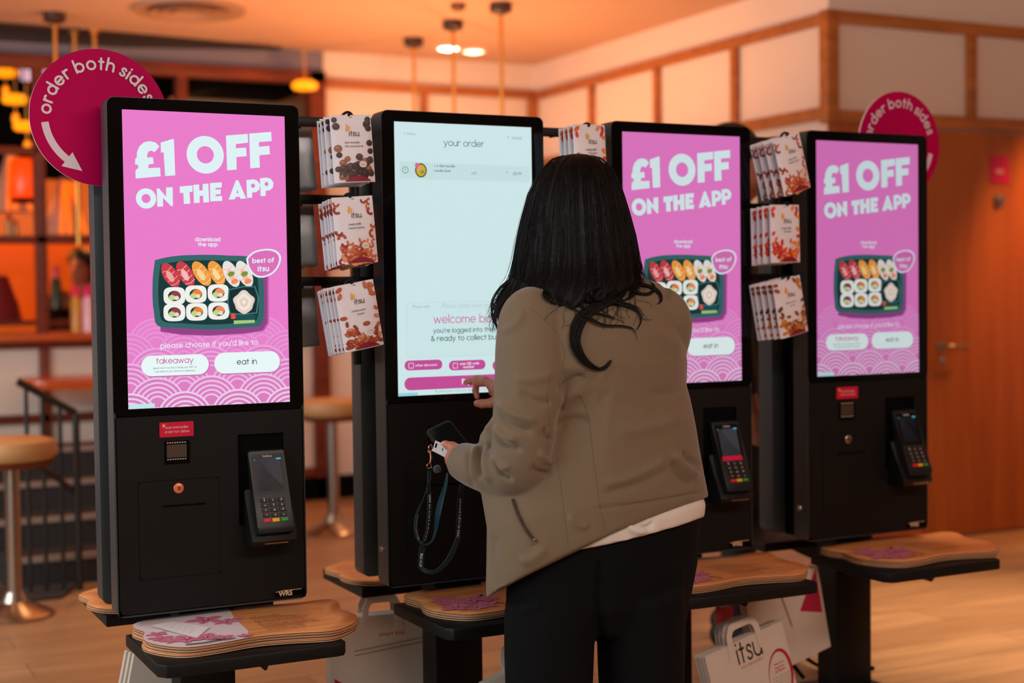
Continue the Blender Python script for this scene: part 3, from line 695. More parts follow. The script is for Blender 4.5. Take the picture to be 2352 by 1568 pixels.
def order():
    a = Art(); T = (54, 96, 88)
    a.poly([(0, 0), (SW, 0), (SW, SH), (0, SH)], (208, 234, 236))
    def q(u, v): p = at(u, v, 0); return p.x - KX[1], p.z - 1
    def row(u0, u1, v, t, c, bold=0.0, geo=0):
        x0, z0 = q(u0, v); x1, z1 = q(u1, v); a.text(t, x0, z0, x1 - x0, c, bold, geo=geo)
    row(1019, 1112, 334, 'your order', T, geo=.075)
    row(926, 954, 309, '< menu', (150, 172, 172)); row(1165, 1198, 319, '\u00d7  cancel', (140, 160, 160))
    x0, z0 = q(918, 370); x1, z1 = q(1216, 418); a.poly([(x0, z1), (x1, z1), (x1, z0 - .004), (x0, z0)], (200, 226, 228))
    cx, cz = q(931, 390); a.disc(cx, cz, .009, .009, (120, 160, 156)); a.disc(cx, cz, .0068, .0068, (204, 230, 232)); a.text('\u00d7', cx, cz - .003, .005, T, center=True)
    cx, cz = q(967, 391); a.disc(cx, cz, .0165, .0185, (60, 56, 30)); a.disc(cx, cz, .0135, .0155, (206, 172, 52)); a.disc(cx - .004, cz + .005, .005, .005, (230, 150, 150)); a.disc(cx + .004, cz - .004, .006, .005, (150, 150, 50)); a.disc(cx - .011, cz + .013, .006, .006, (232, 96, 140))
    row(998, 1045, 383, '1 x thai noodle', (70, 100, 96), .01); row(998, 1035, 394, 'noodle bowl', (70, 100, 96), .01)
    row(1083, 1096, 400, 'edit', (130, 156, 154)); row(1146, 1150, 400, '\u2013', (130, 156, 154)); row(1163, 1168, 400, '+', (130, 156, 154)); row(1178, 1198, 402, '\u00a38.99', (110, 140, 138))
    x0, z0 = q(932, 694); x1, z1 = q(1228, 812)
    a.poly(rrect(x0, x1, z1, z0, .012), (200, 224, 226)); a.poly(rrect(x0 + .002, x1 - .002, z1 + .002, z0 - .002, .011), (206, 232, 234))
    row(948, 988, 707, 'Please wait', (160, 182, 184)); row(1015, 1210, 707, 'Please note your points will appear', (186, 206, 208))
    row(996, 1153, 742, 'welcome back', (206, 92, 158), geo=.075)
    row(995, 1184, 764, 'you\u2019re logged into the itsu app', (44, 100, 86), geo=.10); row(990, 1192, 783, '& ready to collect butterflies', (44, 100, 86), geo=.10)
    MG = (196, 78, 152)
    for u0, u1 in ((929, 1016), (1031, 1115), (1131, 1215)):
        x0, z0 = q(u0, 826); x1, z1 = q(u1, 849); x1 = q(u1, 838)[0]; zc = q((u0 + u1) / 2, 838)[1]
        a.poly(rrect(x0, x1, zc - .0128, zc + .0128, .0125, 8), MG)
        a.poly(rrect(x0 + .011, x0 + .026, zc - .008, zc + .007, .002), (240, 190, 220)); a.poly(rrect(x0 + .013, x0 + .024, zc - .006, zc + .005, .001), MG)
        if u0 < 1000: a.text('other discounts', x0 + .030, zc - .003, .062, (244, 216, 234), geo=.14)
        else: a.text('scan QR code', x0 + .032, zc + .001, .056, (244, 216, 234), .03); a.text('voucher', x0 + .040, zc - .008, .034, (244, 216, 234), .03)
    zc = q(1000, 879)[1]
    a.poly(rrect(q(929, 880)[0], SW - .017, zc - .0165, zc + .0165, .016, 8), MG)
    x0, z0 = q(1061, 880); a.text('Pay \u00a38.99', x0, zc - .006, .075, (240, 244, 246), .02)
    a.text('By placing your order you agree to our terms', .105, .006, .16, (150, 176, 176))
    a.poly([(0, 0), (.055, 0), (.055, .008), (0, .008)], (150, 212, 220))
    return a
PROMO, ORDER = promo(), order()

# ---------------------------------------------------------------- kiosks
X0, X1, Z0, Z1 = -.035, .4355, .503, 1.737
def panel_with_hole(bm, ox0, ox1, oz0, oz1, hx0, hx1, hz0, hz1, y0, y1):
    box(bm, ox0, hx0, y0, y1, oz0, oz1); box(bm, hx1, ox1, y0, y1, oz0, oz1)
    box(bm, hx0, hx1, y0, y1, oz0, hz0); box(bm, hx0, hx1, y0, y1, hz1, oz1)
def terminal(parent, red=False):
    """card payment machine tipped forward in its holder"""
    bm = bmesh.new()
    prism(bm, [(-.002, .79), (-.016, .79), (-.036, .735), (-.060, .690), (-.072, .668), (-.060, .655), (0.0, .652)], .2745, .3905, .006, plane='yz')
    done('terminal_holder', bm, M_BLACK, parent, 35)
    bm = bmesh.new()
    prism(bm, [(.012, .880), (.000, .885), (-.010, .882), (-.046, .773), (-.083, .705), (-.083, .690), (-.060, .680), (-.03, .70)], .287, .378, .005, plane='yz')
    t = done('card_terminal', bm, mat('terminal_grey', (24, 25, 28), .40, spec=.4), parent, 35)
    n = V((0, -.036, -.109)).normalized()                 # down the head face
    up = V((0, -.949, .313)); T0 = V((.3325, -.0108, .880))
    fh = lambda x, s, l: (T0.x + x, T0.y + n.y * s + up.y * (l + .0006), T0.z + n.z * s + up.z * (l + .0006))
    fw = lambda x, z, l: fh(x, -z, l)
    Art().poly(rrect(-.040, .040, -.106, -.006, .005), (16, 15, 17)).build('screen_bezel', MATS.get('bez') or printmat('gloss_ink', .3, spec=.15), t, fw)
    a = Art().poly([(-.032, -.100), (.032, -.100), (.032, -.018), (-.032, -.018)], (66, 62, 68))
    if red: a.poly([(-.034, -.112), (.034, -.112), (.034, -.099), (-.034, -.099)], (196, 8, 52))
    a.disc(-.033, -.020, .0014, .0014, (60, 200, 220)); a.poly(rrect(.022, .034, -.021, -.017, .001), (70, 190, 220)); a.text('Verifone', 0, -.0135, .024, (190, 180, 170), .01, center=True)
    a.build('terminal_screen', printmat('terminal_screen', .35, emit=.8, spec=.12), t, fw, base=0)
    n2 = V((0, -.037, -.068)).normalized(); u2 = V((0, -.878, .478)); K0 = V((.3325, -.0462, .7725))
    kp = lambda x, s, l: (K0.x + x, K0.y + n2.y * s + u2.y * l, K0.z + n2.z * s + u2.z * l)
    def key(name, x0, x1, s0, s1, m):
        bm = bmesh.new(); P = [kp(x0, s0, -.001), kp(x1, s0, -.001), kp(x1, s1, -.001), kp(x0, s1, -.001), kp(x0 + .0008, s0 + .0008, .003), kp(x1 - .0008, s0 + .0008, .003), kp(x1 - .0008, s1 - .0008, .003), kp(x0 + .0008, s1 - .0008, .003)]
        vs = [bm.verts.new(p) for p in P]
        for f in ((0, 1, 2, 3), (4, 5, 6, 7), (0, 1, 5, 4), (1, 2, 6, 5), (2, 3, 7, 6), (3, 0, 4, 7)): bm.faces.new([vs[i] for i in f])
        return done(name, bm, m, t)
    kd = mat('key_dark', (30, 30, 32), .35)
    a = Art()
    for r in range(4):
        for c in range(3):
            x = -.030 + c * .0215; s = .004 + r * .0128
            key('number_key', x, x + .0185, s, s + .0105, kd)
            a.text('123456789*0#'[r * 3 + c], x + .0092, -(s + .0085), .0016 if r == 0 and c == 0 else .0035, (214, 210, 205), .01, center=True)
    for c, cl in enumerate([(206, 22, 36), (236, 168, 20), (46, 140, 60)]):
        x = -.030 + c * .0215; key(['cancel_key', 'clear_key', 'enter_key'][c], x, x + .0185, .056, .066, mat('key_%d' % c, cl, .4))
    a.build('key_digits', M_INK, t, lambda x, z, l: kp(x, -z, .0033 + l))
    tubeo('holder_slot', [(.303, -.079, .664), (.362, -.079, .664)], .0022, M_STEEL, parent, 6)
def kiosk(i, label, art, sticker=True, rear=False):
    k = thing('ordering_kiosk', label, 'kiosk', (KX[i], 0, 0), 0, 'rear_kiosks' if False else None)
    bm = bmesh.new()
    ringprism(bm, rrect(X0, X1, Z0, Z1, .018), rrect(X0 + .006, X1 - .006, Z0 + .006, Z1 - .006, .014), .002, .07)
    prism(bm, rrect(X0 + .003, X1 - .003, Z0 + .003, Z1 - .003, .016), .062, .0695)
    done('body', bm, M_SIDE, k, 40)
    # glossy front glass round the display
    g = bmesh.new()
    ringprism(g, rrect(X0 + .001, X1 - .001, .983, Z1 - .001, .017), [(p[0], p[1]) for p in rrect(.0002, SW - .0002, 1.0002, 1.0 + SH - .0002, .0004)], 0.0, .010)
    done('front_glass', g, M_GLASS, k, 40)
    dsp = boxo('display', (0, SW, .0006, .012, 1, 1 + SH), M_VOID, k)
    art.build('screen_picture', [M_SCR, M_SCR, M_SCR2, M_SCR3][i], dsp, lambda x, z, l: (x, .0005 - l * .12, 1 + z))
    bm = bmesh.new()
    panel_with_hole(bm, X0 + .0035, X1 - .0035, Z0 + .004, .9805, .264, .381, .70, .924, .002, .010)
    lp = done('lower_panel', bm, M_BLACK, k)
    boxo('terminal_recess', (.262, .383, .012, .060, .69, .926), M_VOID, k)
    tubeo('terminal_cable', spline([(.325, .055, .925), (.328, .03, .905), (.325, .012, .882)], 4), .003, M_VOID, k, 6)
    terminal(k, i == 2)
    # printer flap with lock and paper slot
    fl = bmesh.new(); prism(fl, rrect(.0196, .2138, .590, .8235, .008), .0005, .004)
    fl = done('printer_flap', fl, M_BLACK, k, 35)
    boxo('flap_gap', (.0186, .2148, .0015, .0022, .589, .8245), M_VOID, fl)
    boxo('receipt_slot', (.0756, .1814, -.0006, .002, .7595, .7645), M_VOID, fl)
    lk = [(.001, 0), (.0125, 0), (.0125, .004), (.0105, .0055), (.001, .0055)]
    L = latheo('lock', lk, mat('lock_ring', (226, 120, 84), .35, .3) if i == 0 else M_BLACK if i == 1 else M_STEEL, fl, 20)
    L.rotation_euler = (R(90), 0, 0); L.location = (.1155, .0006, .8042)
    kh = boxo('keyhole', (-.0012, .0012, -.0045, .0045, .0055, .0062), M_VOID, L)
    # barcode window with its two rows of light dots
    sw = boxo('barcode_window', (.0835, .1445, -.0004, .003, .8630, .9185), M_GLASS, k)
    a = Art().poly(rrect(.089, .137, .8785, .910, .002), (70, 52, 40))
    for q in range(8):
        for z in (.9145, .8745) if i != 1 else (): a.poly(rrect(.0895 + q * .006, .0935 + q * .006, z - .0012, z + .0012, .0008), (206, 178, 148))
    a.build('light_dots', M_INK, sw, lambda x, z, l: (x, -.0006 - l, z))
    if sticker:
        st = prismo('scan_sticker', rrect(.0727, .1549, .9285, .9642, .002), -.0006, .0015, mat('crimson_sticker', (206, 12, 56), .4), k)
        a = Art().text('scan barcodes', .0860, .9490, .056, (240, 196, 200), geo=.09); a.text('order hot dishes', .0845, .9385, .060, (240, 196, 200), geo=.09)
        a.poly([(.0790, .957), (.082, .9615), (.0845, .9575), (.0875, .9605), (.0855, .9545), (.0815, .9515)], (236, 186, 90))
        a.build('lettering', M_INK, st, lambda x, z, l: (x, -.0008 - l, z))
    bs = boxo('maker_badge', (.350, .428, -.0004, .002, .5135, .5290), M_VOID, k, bev=.0003)
    Art().text('WRS', .3600, .5155, .036, (226, 190, 150), .03).line([(.352, .526), (.372, .5285), (.420, .5285)], .0016, (200, 160, 120)).build('lettering', M_INK, bs, lambda x, z, l: (x, -.0006 - l, z))
    if i in (1, 3):
        sl = latheo('side_lock', [(.001, 0), (.010, 0), (.008, .004), (.001, .004)], M_STEEL, k, 16)
        sl.rotation_euler = (0, R(-90), 0); sl.location = (X0, .045, .60)
    return k
kiosk(0, 'nearest black ordering kiosk, pink offer screen, half covering a large magenta disc', PROMO)
kiosk(1, 'black ordering kiosk with pale white screen reading your order', ORDER, sticker=False)
kiosk(2, 'black ordering kiosk with pink offer screen partly hidden by the person', PROMO, sticker=False)
kiosk(3, 'furthest right black ordering kiosk, pink offer screen, beside the wooden door', PROMO)
# kiosks facing the other way, seen from behind
YR = .245
for i, lab in enumerate(['black rear kiosk back to back with the nearest kiosk, under the large magenta disc', 'black rear kiosk back to back with the white screen kiosk',
                         'black rear kiosk hidden behind the person and the third kiosk', 'black rear kiosk back to back with the furthest right kiosk']):
    k = thing('rear_ordering_kiosk', lab, 'kiosk', (KX[i], YR, 0))
    bm = bmesh.new()
    prism(bm, rrect(X0, X1, Z0, Z1, .018), -.068, 0, .002)
    done('body', bm, M_SIDE, k, 40)
    boxo('display', (0, SW, 0, .002, 1, 1 + SH), mat('rear_display', (60, 70, 74), .1), k)
    boxo('lower_panel', (X0 + .01, X1 - .01, 0, .002, Z0 + .01, .97), M_BLACK, k)

# ---------------------------------------------------------------- stands with shelves
def stand(i, label):
    s = thing('kiosk_stand', label, 'stand', (KX[i], 0, 0))
    boxo('post', (.128, .268, .074, .168, .012, .50), M_BLACK, s, bev=.004)
    boxo('spine', (.012, .388, .072, .175, .50, 1.70), M_VOID, s)
    boxo('base_plate', (.085, .311, .03, .21, 0, .012), M_BLACK, s, bev=.003)
    sh = [(-.014, .018), (-.014, -.300), (.002, -.322), (.018, -.326), (.398, -.326), (.414, -.322), (.424, -.302), (.424, .018)]
    prismo('shelf', sh, .430, .460, M_BLACK, s, bev=.004, plane='xy')
    prismo('shelf_bracket', [(.07, .43), (-.24, .43), (-.235, .415), (.07, .372)], .148, .156, M_BLACK, s, plane='yz')
    prismo('shelf_bracket', [(.07, .43), (-.24, .43), (-.235, .415), (.07, .372)], .240, .248, M_BLACK, s, plane='yz')
    hk = bmesh.new(); tube(hk, [(.262, -.10, .43), (.262, -.10, .395), (.262, -.20, .392), (.262, -.215, .41)], .005); done('bag_hook', hk, M_BLACK, s, 50)
    prismo('rear_shelf', [(x, .246 - y + .02) for x, y in sh], .430, .460, M_BLACK, s, bev=.004, plane='xy')
    prismo('shelf_bracket', [(.17, .43), (.50, .43), (.49, .415), (.17, .372)], .194, .202, M_BLACK, s, plane='yz')
stand(0, 'black kiosk stand and shelf holding the nearest kiosk'); stand(1, 'black kiosk stand and shelf under the white screen kiosk')
stand(2, 'black kiosk stand and shelf under the third kiosk, right of the person'); stand(3, 'black kiosk stand and shelf under the furthest right kiosk')

# ---------------------------------------------------------------- snack racks
LV = [1.702, 1.502, 1.290]
HX = [.212, .0, .0]
def rack(i, hx, label):
    r = thing('snack_rack', label, 'rack', (KX[i] + .4355, .12, 0))
    for x in (.022, .190): boxo('upright', (x - .008, x + .008, -.012, .012, 1.08, 1.722), mat('rack_grey', (72, 74, 76), .4, .5) if x < .1 else M_BLACK, r, bev=.002)
    for z in LV:
        boxo('crossbar', (-.02, .24, -.010, .010, z - .002, z + .022), M_BLACK, r, bev=.002)
        for x, sg in ((hx, -1), (.045, 1)):
            y1 = -.225 if sg < 0 else .24
            hk = [(x, sg * .008, z - .004), (x, y1 * .9, z - .004), (x, y1, z + .004), (x, y1 * 1.02, z + .009)]
            tubeo('hook', hk, .0034, M_BLACK, r, 8)
            lp = spline([(x - .014, y1 * .93, z - .012), (x - .012, y1 * .95, z + .004), (x, y1 * .96, z + .011), (x + .012, y1 * .95, z + .004), (x + .014, y1 * .93, z - .012)], 4)
            tubeo('hook_end', lp, .0036, M_BLACK, r, 8)
rack(0, .5285 - .4355, 'black snack rack with three hooks between the first and second kiosks')
rack(1, 1.206 - KX[1] - .4355, 'black snack rack behind the head of the person')
rack(2, 1.862 - KX[2] - .4355, 'black snack rack with three hooks between the third and fourth kiosks')

# ---------------------------------------------------------------- snack pouches
PW, PH = .110, .166
def pouch_y(x, z):
    """front skin of a hanging pouch; z runs 0 (top) to -PH"""
    t = -z / PH; b = .0105 * max(0, math.sin(min(1, max(0, t)) ** .9 * math.pi * .62)) ** 1.0
    return -b * max(0, 1 - (2 * x / PW) ** 2) ** .55 - .0008
def pouch_mesh():
    bm = bmesh.new(); nx, nz = 12, 14
    F, B = [], []
    for j in range(nz + 1):
        z = -PH * j / nz; F.append([]); B.append([])
        for i in range(nx + 1):
            x = -PW / 2 + PW * i / nx
            F[-1].append(bm.verts.new((x, pouch_y(x, z), z)))
            B[-1].append(bm.verts.new((x, -pouch_y(x, z) * .7, z)))
    for j in range(nz):
        for i in range(nx):
            bm.faces.new((F[j][i], F[j + 1][i], F[j + 1][i + 1], F[j][i + 1])).material_index = 1; bm.faces.new((B[j][i], B[j][i + 1], B[j + 1][i + 1], B[j + 1][i]))
    for j in range(nz):
        bm.faces.new((F[j][0], B[j][0], B[j + 1][0], F[j + 1][0])); bm.faces.new((F[j][-1], F[j + 1][-1], B[j + 1][-1], B[j][-1]))
    for i in range(nx):
        bm.faces.new((F[0][i], F[0][i + 1], B[0][i + 1], B[0][i])); bm.faces.new((F[-1][i], B[-1][i], B[-1][i + 1], F[-1][i + 1]))
    me = bpy.data.meshes.new('pouch'); bmesh.ops.recalc_face_normals(bm, faces=bm.faces); bm.to_mesh(me); bm.free()
    return me
def pouch_art(kind):
    a = Art(); tx = Art(); tx.L = 150; rnd = random.Random(kind); W2 = PW / 2
    pal = {'choc': [(62, 40, 38), (78, 52, 44), (48, 32, 34), (150, 96, 70)], 'cashew': [(186, 74, 40), (214, 110, 60), (150, 44, 30), (226, 150, 96)],
           'almond': [(168, 66, 34), (190, 88, 46), (140, 50, 30), (206, 130, 90)], 'chilli': [(206, 40, 16), (232, 84, 20), (190, 24, 14), (240, 130, 30)], 'pecan': [(150, 72, 26), (196, 112, 32), (96, 44, 24), (214, 140, 60)]}[kind]
    nx_, nz_ = 10, 14
    a.raw([(-W2 * .985 + PW * .985 * i / nx_, -.001 - (PH - .002) * j / nz_) for j in range(nz_ + 1) for i in range(nx_ + 1)], [(j * (nx_ + 1) + i, (j + 1) * (nx_ + 1) + i, (j + 1) * (nx_ + 1) + i + 1, j * (nx_ + 1) + i + 1) for j in range(nz_) for i in range(nx_)], (236, 227, 233))
    def nut(x, z, s, rot, c):
        e = s * 1.5; x = max(-W2 + e, min(W2 - e, x)); z = max(-PH + e, min(-e, z))
        if kind == 'choc': a.disc(x, z, s * 1.1, s, c, n=14); a.disc(x - s * .25, z + s * .3, s * .5, s * .36, tuple(min(255, v + 26) for v in c), n=10)
        elif kind == 'cashew':
            pts = [(s * 1.2 * math.cos(t), s * 1.2 * math.sin(t)) for t in [R(200 * k / 8 - 10) for k in range(9)]]
            a.line([(x + px * math.cos(R(rot)) - pz * math.sin(R(rot)), z + px * math.sin(R(rot)) + pz * math.cos(R(rot)) - s * .5) for px, pz in pts], s * .95, c)
        else:
            a.disc(x, z, s * 1.45, s * .8, c, rot, 14); a.disc(x, z + s * .12, s * .8, s * .3, tuple(min(255, v + 30) for v in c), rot, 10)
    big = .0092 if kind == 'choc' else .0072
    for _ in range(44):                                      # heap along the bottom
        x = rnd.uniform(-W2 + .008, W2 - .008); z = -PH + rnd.uniform(.010, .036 + .026 * (abs(x) / W2) ** 1.5 + .014 * rnd.random())
        nut(x, z, big * rnd.uniform(.75, 1.1), rnd.uniform(0, 180), rnd.choice(pal))
    for x, z in [(-.04, -.098), (-.02, -.108), (.012, -.104), (.045, -.09), (.048, -.07), (.046, -.112), (-.046, -.012), (-.046, -.028), (.044, -.012), (.040, -.024), (.049, -.034), (-.049, -.082), (.028, -.008) if kind != 'choc' else (.05, -.02)]:
        nut(x, z, big * rnd.uniform(.7, 1), rnd.uniform(0, 180), rnd.choice(pal))
    tx.poly([(-.006 + x, -.036 + z) for x, z in [(-.012, .002), (-.009, .008), (-.010, .014), (-.005, .010), (-.003, .005), (.001, .008), (-.003, -.002), (-.010, -.005)]], (240, 176, 24))
    tx.text('itsu', -.010, -.052, .027, (64, 54, 56), geo=.09)
    cap = {'choc': ('dark chocolate', '70% cocoa almonds'), 'cashew': ('sweet chilli', 'roasted cashews'), 'almond': ('smoked roasted', 'almonds'), 'chilli': ('crispy chilli', 'rice snack'), 'pecan': ('salted caramel', 'pecans')}[kind]
    tx.text(cap[0], -.004, -.070, .0028 * len(cap[0]), (70, 58, 58), .01, center=True); tx.text(cap[1], 0, -.079, .0029 * len(cap[1]), (70, 58, 58), .01, center=True)
    a.L += 12; a.disc(.020, -.122, .0105, .008, (236, 216, 212)); a.text('vegan', .020, -.124, .012, (140, 110, 110), center=True)
    pts = [(-.03 + .07 * k / 8, -PH + .004 + .013 * math.sin(math.pi * k / 8)) for k in range(9)]
    a.L += 8; a.raw([(x, -PH + .003 + (z + PH - .003) * f / 3) for f in range(4) for x, z in pts], [(f * 9 + k, f * 9 + k + 1, f * 9 + k + 10, f * 9 + k + 9) for f in range(3) for k in range(8)], (138, 8, 44))
    return a, tx
M_FOIL = mat('silver_foil_back', (172, 178, 184), .36, .35, var=.1, scale=60, bump=.25)
POUCH = pouch_mesh(); POUCH.materials.append(M_FOIL); POUCH.materials.append(mat('cream_film', (236, 227, 233), .42, var=.03, scale=40, bump=.12, bscale=60)); POUCH.shade_smooth()
PROTO = {}
def pouch(kind, x, y, z, yaw, roll, label, group, pitch=0):
    if kind not in PROTO:
        t = bpy.data.objects.new('snack_pouch', POUCH); COL.objects.link(t)
        for nm, q in zip(('printed_front', 'text_print'), pouch_art(kind)): q.build(nm, M_INK, t, lambda X, Z, l: (X, pouch_y(X, Z) - .0009 - l, Z), eps=.00002)
        h = bmesh.new(); tube(h, spline([(-.009, -.001, -.010), (0, -.0016, -.006), (.009, -.001, -.010)], 4), .0016, 6); done('hang_slot', h, M_VOID, t, 60)
        PROTO[kind] = t; o = t
    else: o = copy_tree(PROTO[kind])
    o.location = (x, y, z); o.rotation_euler = (R(pitch), R(roll), R(yaw))
    tag(o, label, 'snack bag', group)
ORD = ['front', 'second', 'third', 'fourth', 'fifth', 'sixth', 'seventh', 'eighth']
def hang(kind, n, i, hx, lv, yaw, roll, what, dy=.024, dz=0, yfront=-.10, dxr=.0):
    for k in range(n):
        y = yfront + dy * k
        rr = random.uniform(-.8, .8) if k else 0
        lab = ('%s snack pouch, frontmost, %s' if k == 0 else '%s snack pouch, ' + ORD[k] + ' from front, %s') % what
        pouch(kind, hx + (.004 if k == 0 else .003 * random.uniform(-1, 1)) - dxr * k, y, LV[lv] + .004 + dz - (.002 * k if k else 0), yaw + rr, roll + rr, lab, '%s snack pouches, %s' % what)
A_, B_, C_ = 'between the first two kiosks', 'behind the dark haired head', 'between the last two kiosks'
hang('choc', 4, 0, .5285, 0, 3, -3.5, ('dark chocolate', 'top hook ' + A_), .026)
hang('cashew', 6, 0, .5300, 1, 4, -4.5, ('cashew', 'middle hook ' + A_), .016)
hang('almond', 7, 0, .5300, 2, 6, -9.5, ('almond', 'bottom hook ' + A_), .019)
hang('chilli', 4, 1, 1.2045, 0, 10, -2, ('red chilli', 'top hook ' + B_), .022, .004)
hang('cashew', 4, 2, 1.8550, 0, 8, -16, ('peanut', 'top hook ' + C_), .034, -.002)
hang('chilli', 4, 2, 1.8480, 1, 4, -1, ('orange chilli', 'middle hook ' + C_), .028)
hang('pecan', 5, 2, 1.8520, 2, 6, -11, ('pecan', 'bottom hook ' + C_), .026)
# pouches on the far side hooks, their backs towards us
for i, lv, kind, n in [(0, 0, 'choc', 3), (0, 1, 'cashew', 2), (0, 2, 'almond', 3), (1, 0, 'choc', 3)]:
    for k in range(n):
        pouch(kind, KX[i] + .4355 + .047, .20 + .035 * k, LV[lv] + .002, 180, 4, 'silver backed pouch, %s on far side %s hook %s' % (ORD[k].replace('front', 'first'), ['top', 'middle', 'bottom'][lv], [A_, B_][i]), 'far side pouches, %s hook %s' % (['top', 'middle', 'bottom'][lv], [A_, B_][i]))

# ---------------------------------------------------------------- round order-both-sides boards
def disc_board(x, z, r, label, arrow_left):
    c0 = mat('magenta_board', (180, 0, 74), .55, var=.03, spec=.06)
    y = .118
    bm = bmesh.new(); pts = [(x + r * math.cos(2 * math.pi * k / 96), z + r * math.sin(2 * math.pi * k / 96)) for k in range(96)]
    prism(bm, pts, y - .004, y + .002)
    t = done('round_sign', bm, [c0, mat('pale_board_edge', (226, 190, 190), .5)], None, 40); tag(t, label, 'sign')
    for p in t.data.polygons:
        if abs(p.normal.y) < .5: p.material_index = 1
    INK = (222, 196, 204)
    a = Art().arc_text('order both sides', x, z, r * .705, math.pi / 2 + (.17 if arrow_left else .08), r * .232, INK, .14, 1.0)
    fr = lambda X, Z, l: (X, y - .0044 - l, Z)
    a.build('lettering', M_INK, t, fr)
    b = Art()
    if arrow_left: A0, A1 = R(187), R(232)
    else: A0, A1 = R(-12), R(-52)
    arc = [A0 + (A1 - A0) * k / 14 for k in range(15)]
    ra = r * .79
    b.line([(x + ra * math.cos(q), z + ra * math.sin(q)) for q in arc], r * .105, INK)
    q = A1; tx, tz = (-math.sin(q), math.cos(q)) if arrow_left else (math.sin(q), -math.cos(q)); cx, cz = x + ra * math.cos(q), z + ra * math.sin(q); nx, nz = math.cos(q), math.sin(q)
    h = r * .13
    b.poly([(cx + nx * h, cz + nz * h), (cx + tx * h * 2.1, cz + tz * h * 2.1), (cx - nx * h, cz - nz * h)], INK)
    b.build('arrow', M_INK, t, fr)
disc_board(-.028, 1.700, .1645, 'large magenta disc reading order both sides behind the nearest kiosk', True)
disc_board(2.476, 1.722, .166, 'magenta disc reading order both sides behind the furthest right kiosk', False)

# ---------------------------------------------------------------- curved plywood boards on the shelves
BO = [(p.x, p.y) for p in spline([(-.004, -.020, 0), (.006, .020, 0), (.045, .046, 0), (.14, .053, 0), (.25, .056, 0), (.36, .050, 0), (.46, .036, 0), (.498, .004, 0), (.503, -.040, 0), (.488, -.090, 0), (.494, -.140, 0), (.497, -.185, 0), (.475, -.235, 0), (.430, -.278, 0), (.385, -.296, 0),
                                  (.310, -.279, 0), (.224, -.268, 0), (.128, -.284, 0), (.060, -.280, 0), (.018, -.238, 0), (-.007, -.180, 0), (-.006, -.130, 0), (.008, -.082, 0), (.000, -.045, 0), (-.004, -.020, 0)], 4)[:-1]]
def board_wave(x, y): return .004 * math.cos((x - .25) * 9) * .5 + .010 * max(0, (x - .40) / .1) ** 2 * max(.3, min(1, 1 + (y + .02) * 3))
PLY = [mat('ply_dark', (58, 40, 30), .6), mat('ply_light', (206, 158, 118), .6)]
M_BTOP = wood('board_woodgrain', (204, 122, 66), (232, 160, 100), .38, 'x', 6)
def board_mesh():
    bm = bmesh.new(); L = []; T = .0042; ni = 5
    cx, cy = .25, -.12
    rings = {}
    for side, zz in ((1, T), (0, 0)):
        rr = []
        for j in range(ni + 1):
            f = 1 - j / ni * .96
            rr.append([bm.verts.new((cx + (x - cx) * f, cy + (y - cy) * f, zz + board_wave(cx + (x - cx) * f, cy + (y - cy) * f))) for x, y in BO])
        rings[side] = rr; n = len(BO)
        for j in range(ni):
            for i in range(n):
                bm.faces.new((rr[j][i], rr[j][(i + 1) % n], rr[j + 1][(i + 1) % n], rr[j + 1][i])).material_index = 2
        bm.faces.new(rr[-1]).material_index = 2
    mid = [bm.verts.new((x, y, T * .5 + board_wave(x, y))) for x, y in BO]
    for A, B, mi in ((rings[1][0], mid, 0), (mid, rings[0][0], 1)):
        for i in range(n): bm.faces.new((A[i], A[(i + 1) % n], B[(i + 1) % n], B[i])).material_index = mi
    me = bpy.data.meshes.new('serving_board'); bmesh.ops.recalc_face_normals(bm, faces=bm.faces); bm.to_mesh(me); bm.free()
    for m in PLY + [M_BTOP]: me.materials.append(m)
    for p in me.polygons: p.use_smooth = p.material_index == 2
    return me
BOARD = board_mesh()
def orchid(a, x, y, s, rot, cs=((208, 124, 148), (158, 46, 80), (246, 214, 216))):
    for k, (an, l, w_) in enumerate([(90, 1, .55), (18, 1.1, .7), (162, 1.1, .7), (-54, .95, .5), (-126, .95, .5)]):
        q = R(an + rot); a.disc(x + math.cos(q) * s * .55 * l, y + math.sin(q) * s * .55 * l, s * .62 * l, s * .62 * w_, cs[0], an + rot, 12); a.line([(x, y), (x + math.cos(q) * s * l, y + math.sin(q) * s * l)], s * .06, cs[1])
    a.disc(x, y - s * .05, s * .26, s * .22, cs[1], n=10); a.disc(x, y + s * .08, s * .12, s * .10, cs[2], n=8)
def para(a, x, y, w_, lines, col, gap=.0085, hgt=.0042):
    rnd = random.Random(3)
    T = ['eat beautiful', 'health and happiness in every box, made fresh this morning', 'ginger, greens and good things grown with care', 'light and lean, full of life and flavour', 'less salt, less sugar, more goodness', 'made by hand in our kitchens today', 'nothing kept overnight', 'eat beautiful every day']
    for i in range(lines):
        ww = w_ * rnd.uniform(.55, 1) if i else w_ * .45
        a.text(T[i % len(T)], x, y - i * gap, ww, col, .0, height=hgt)
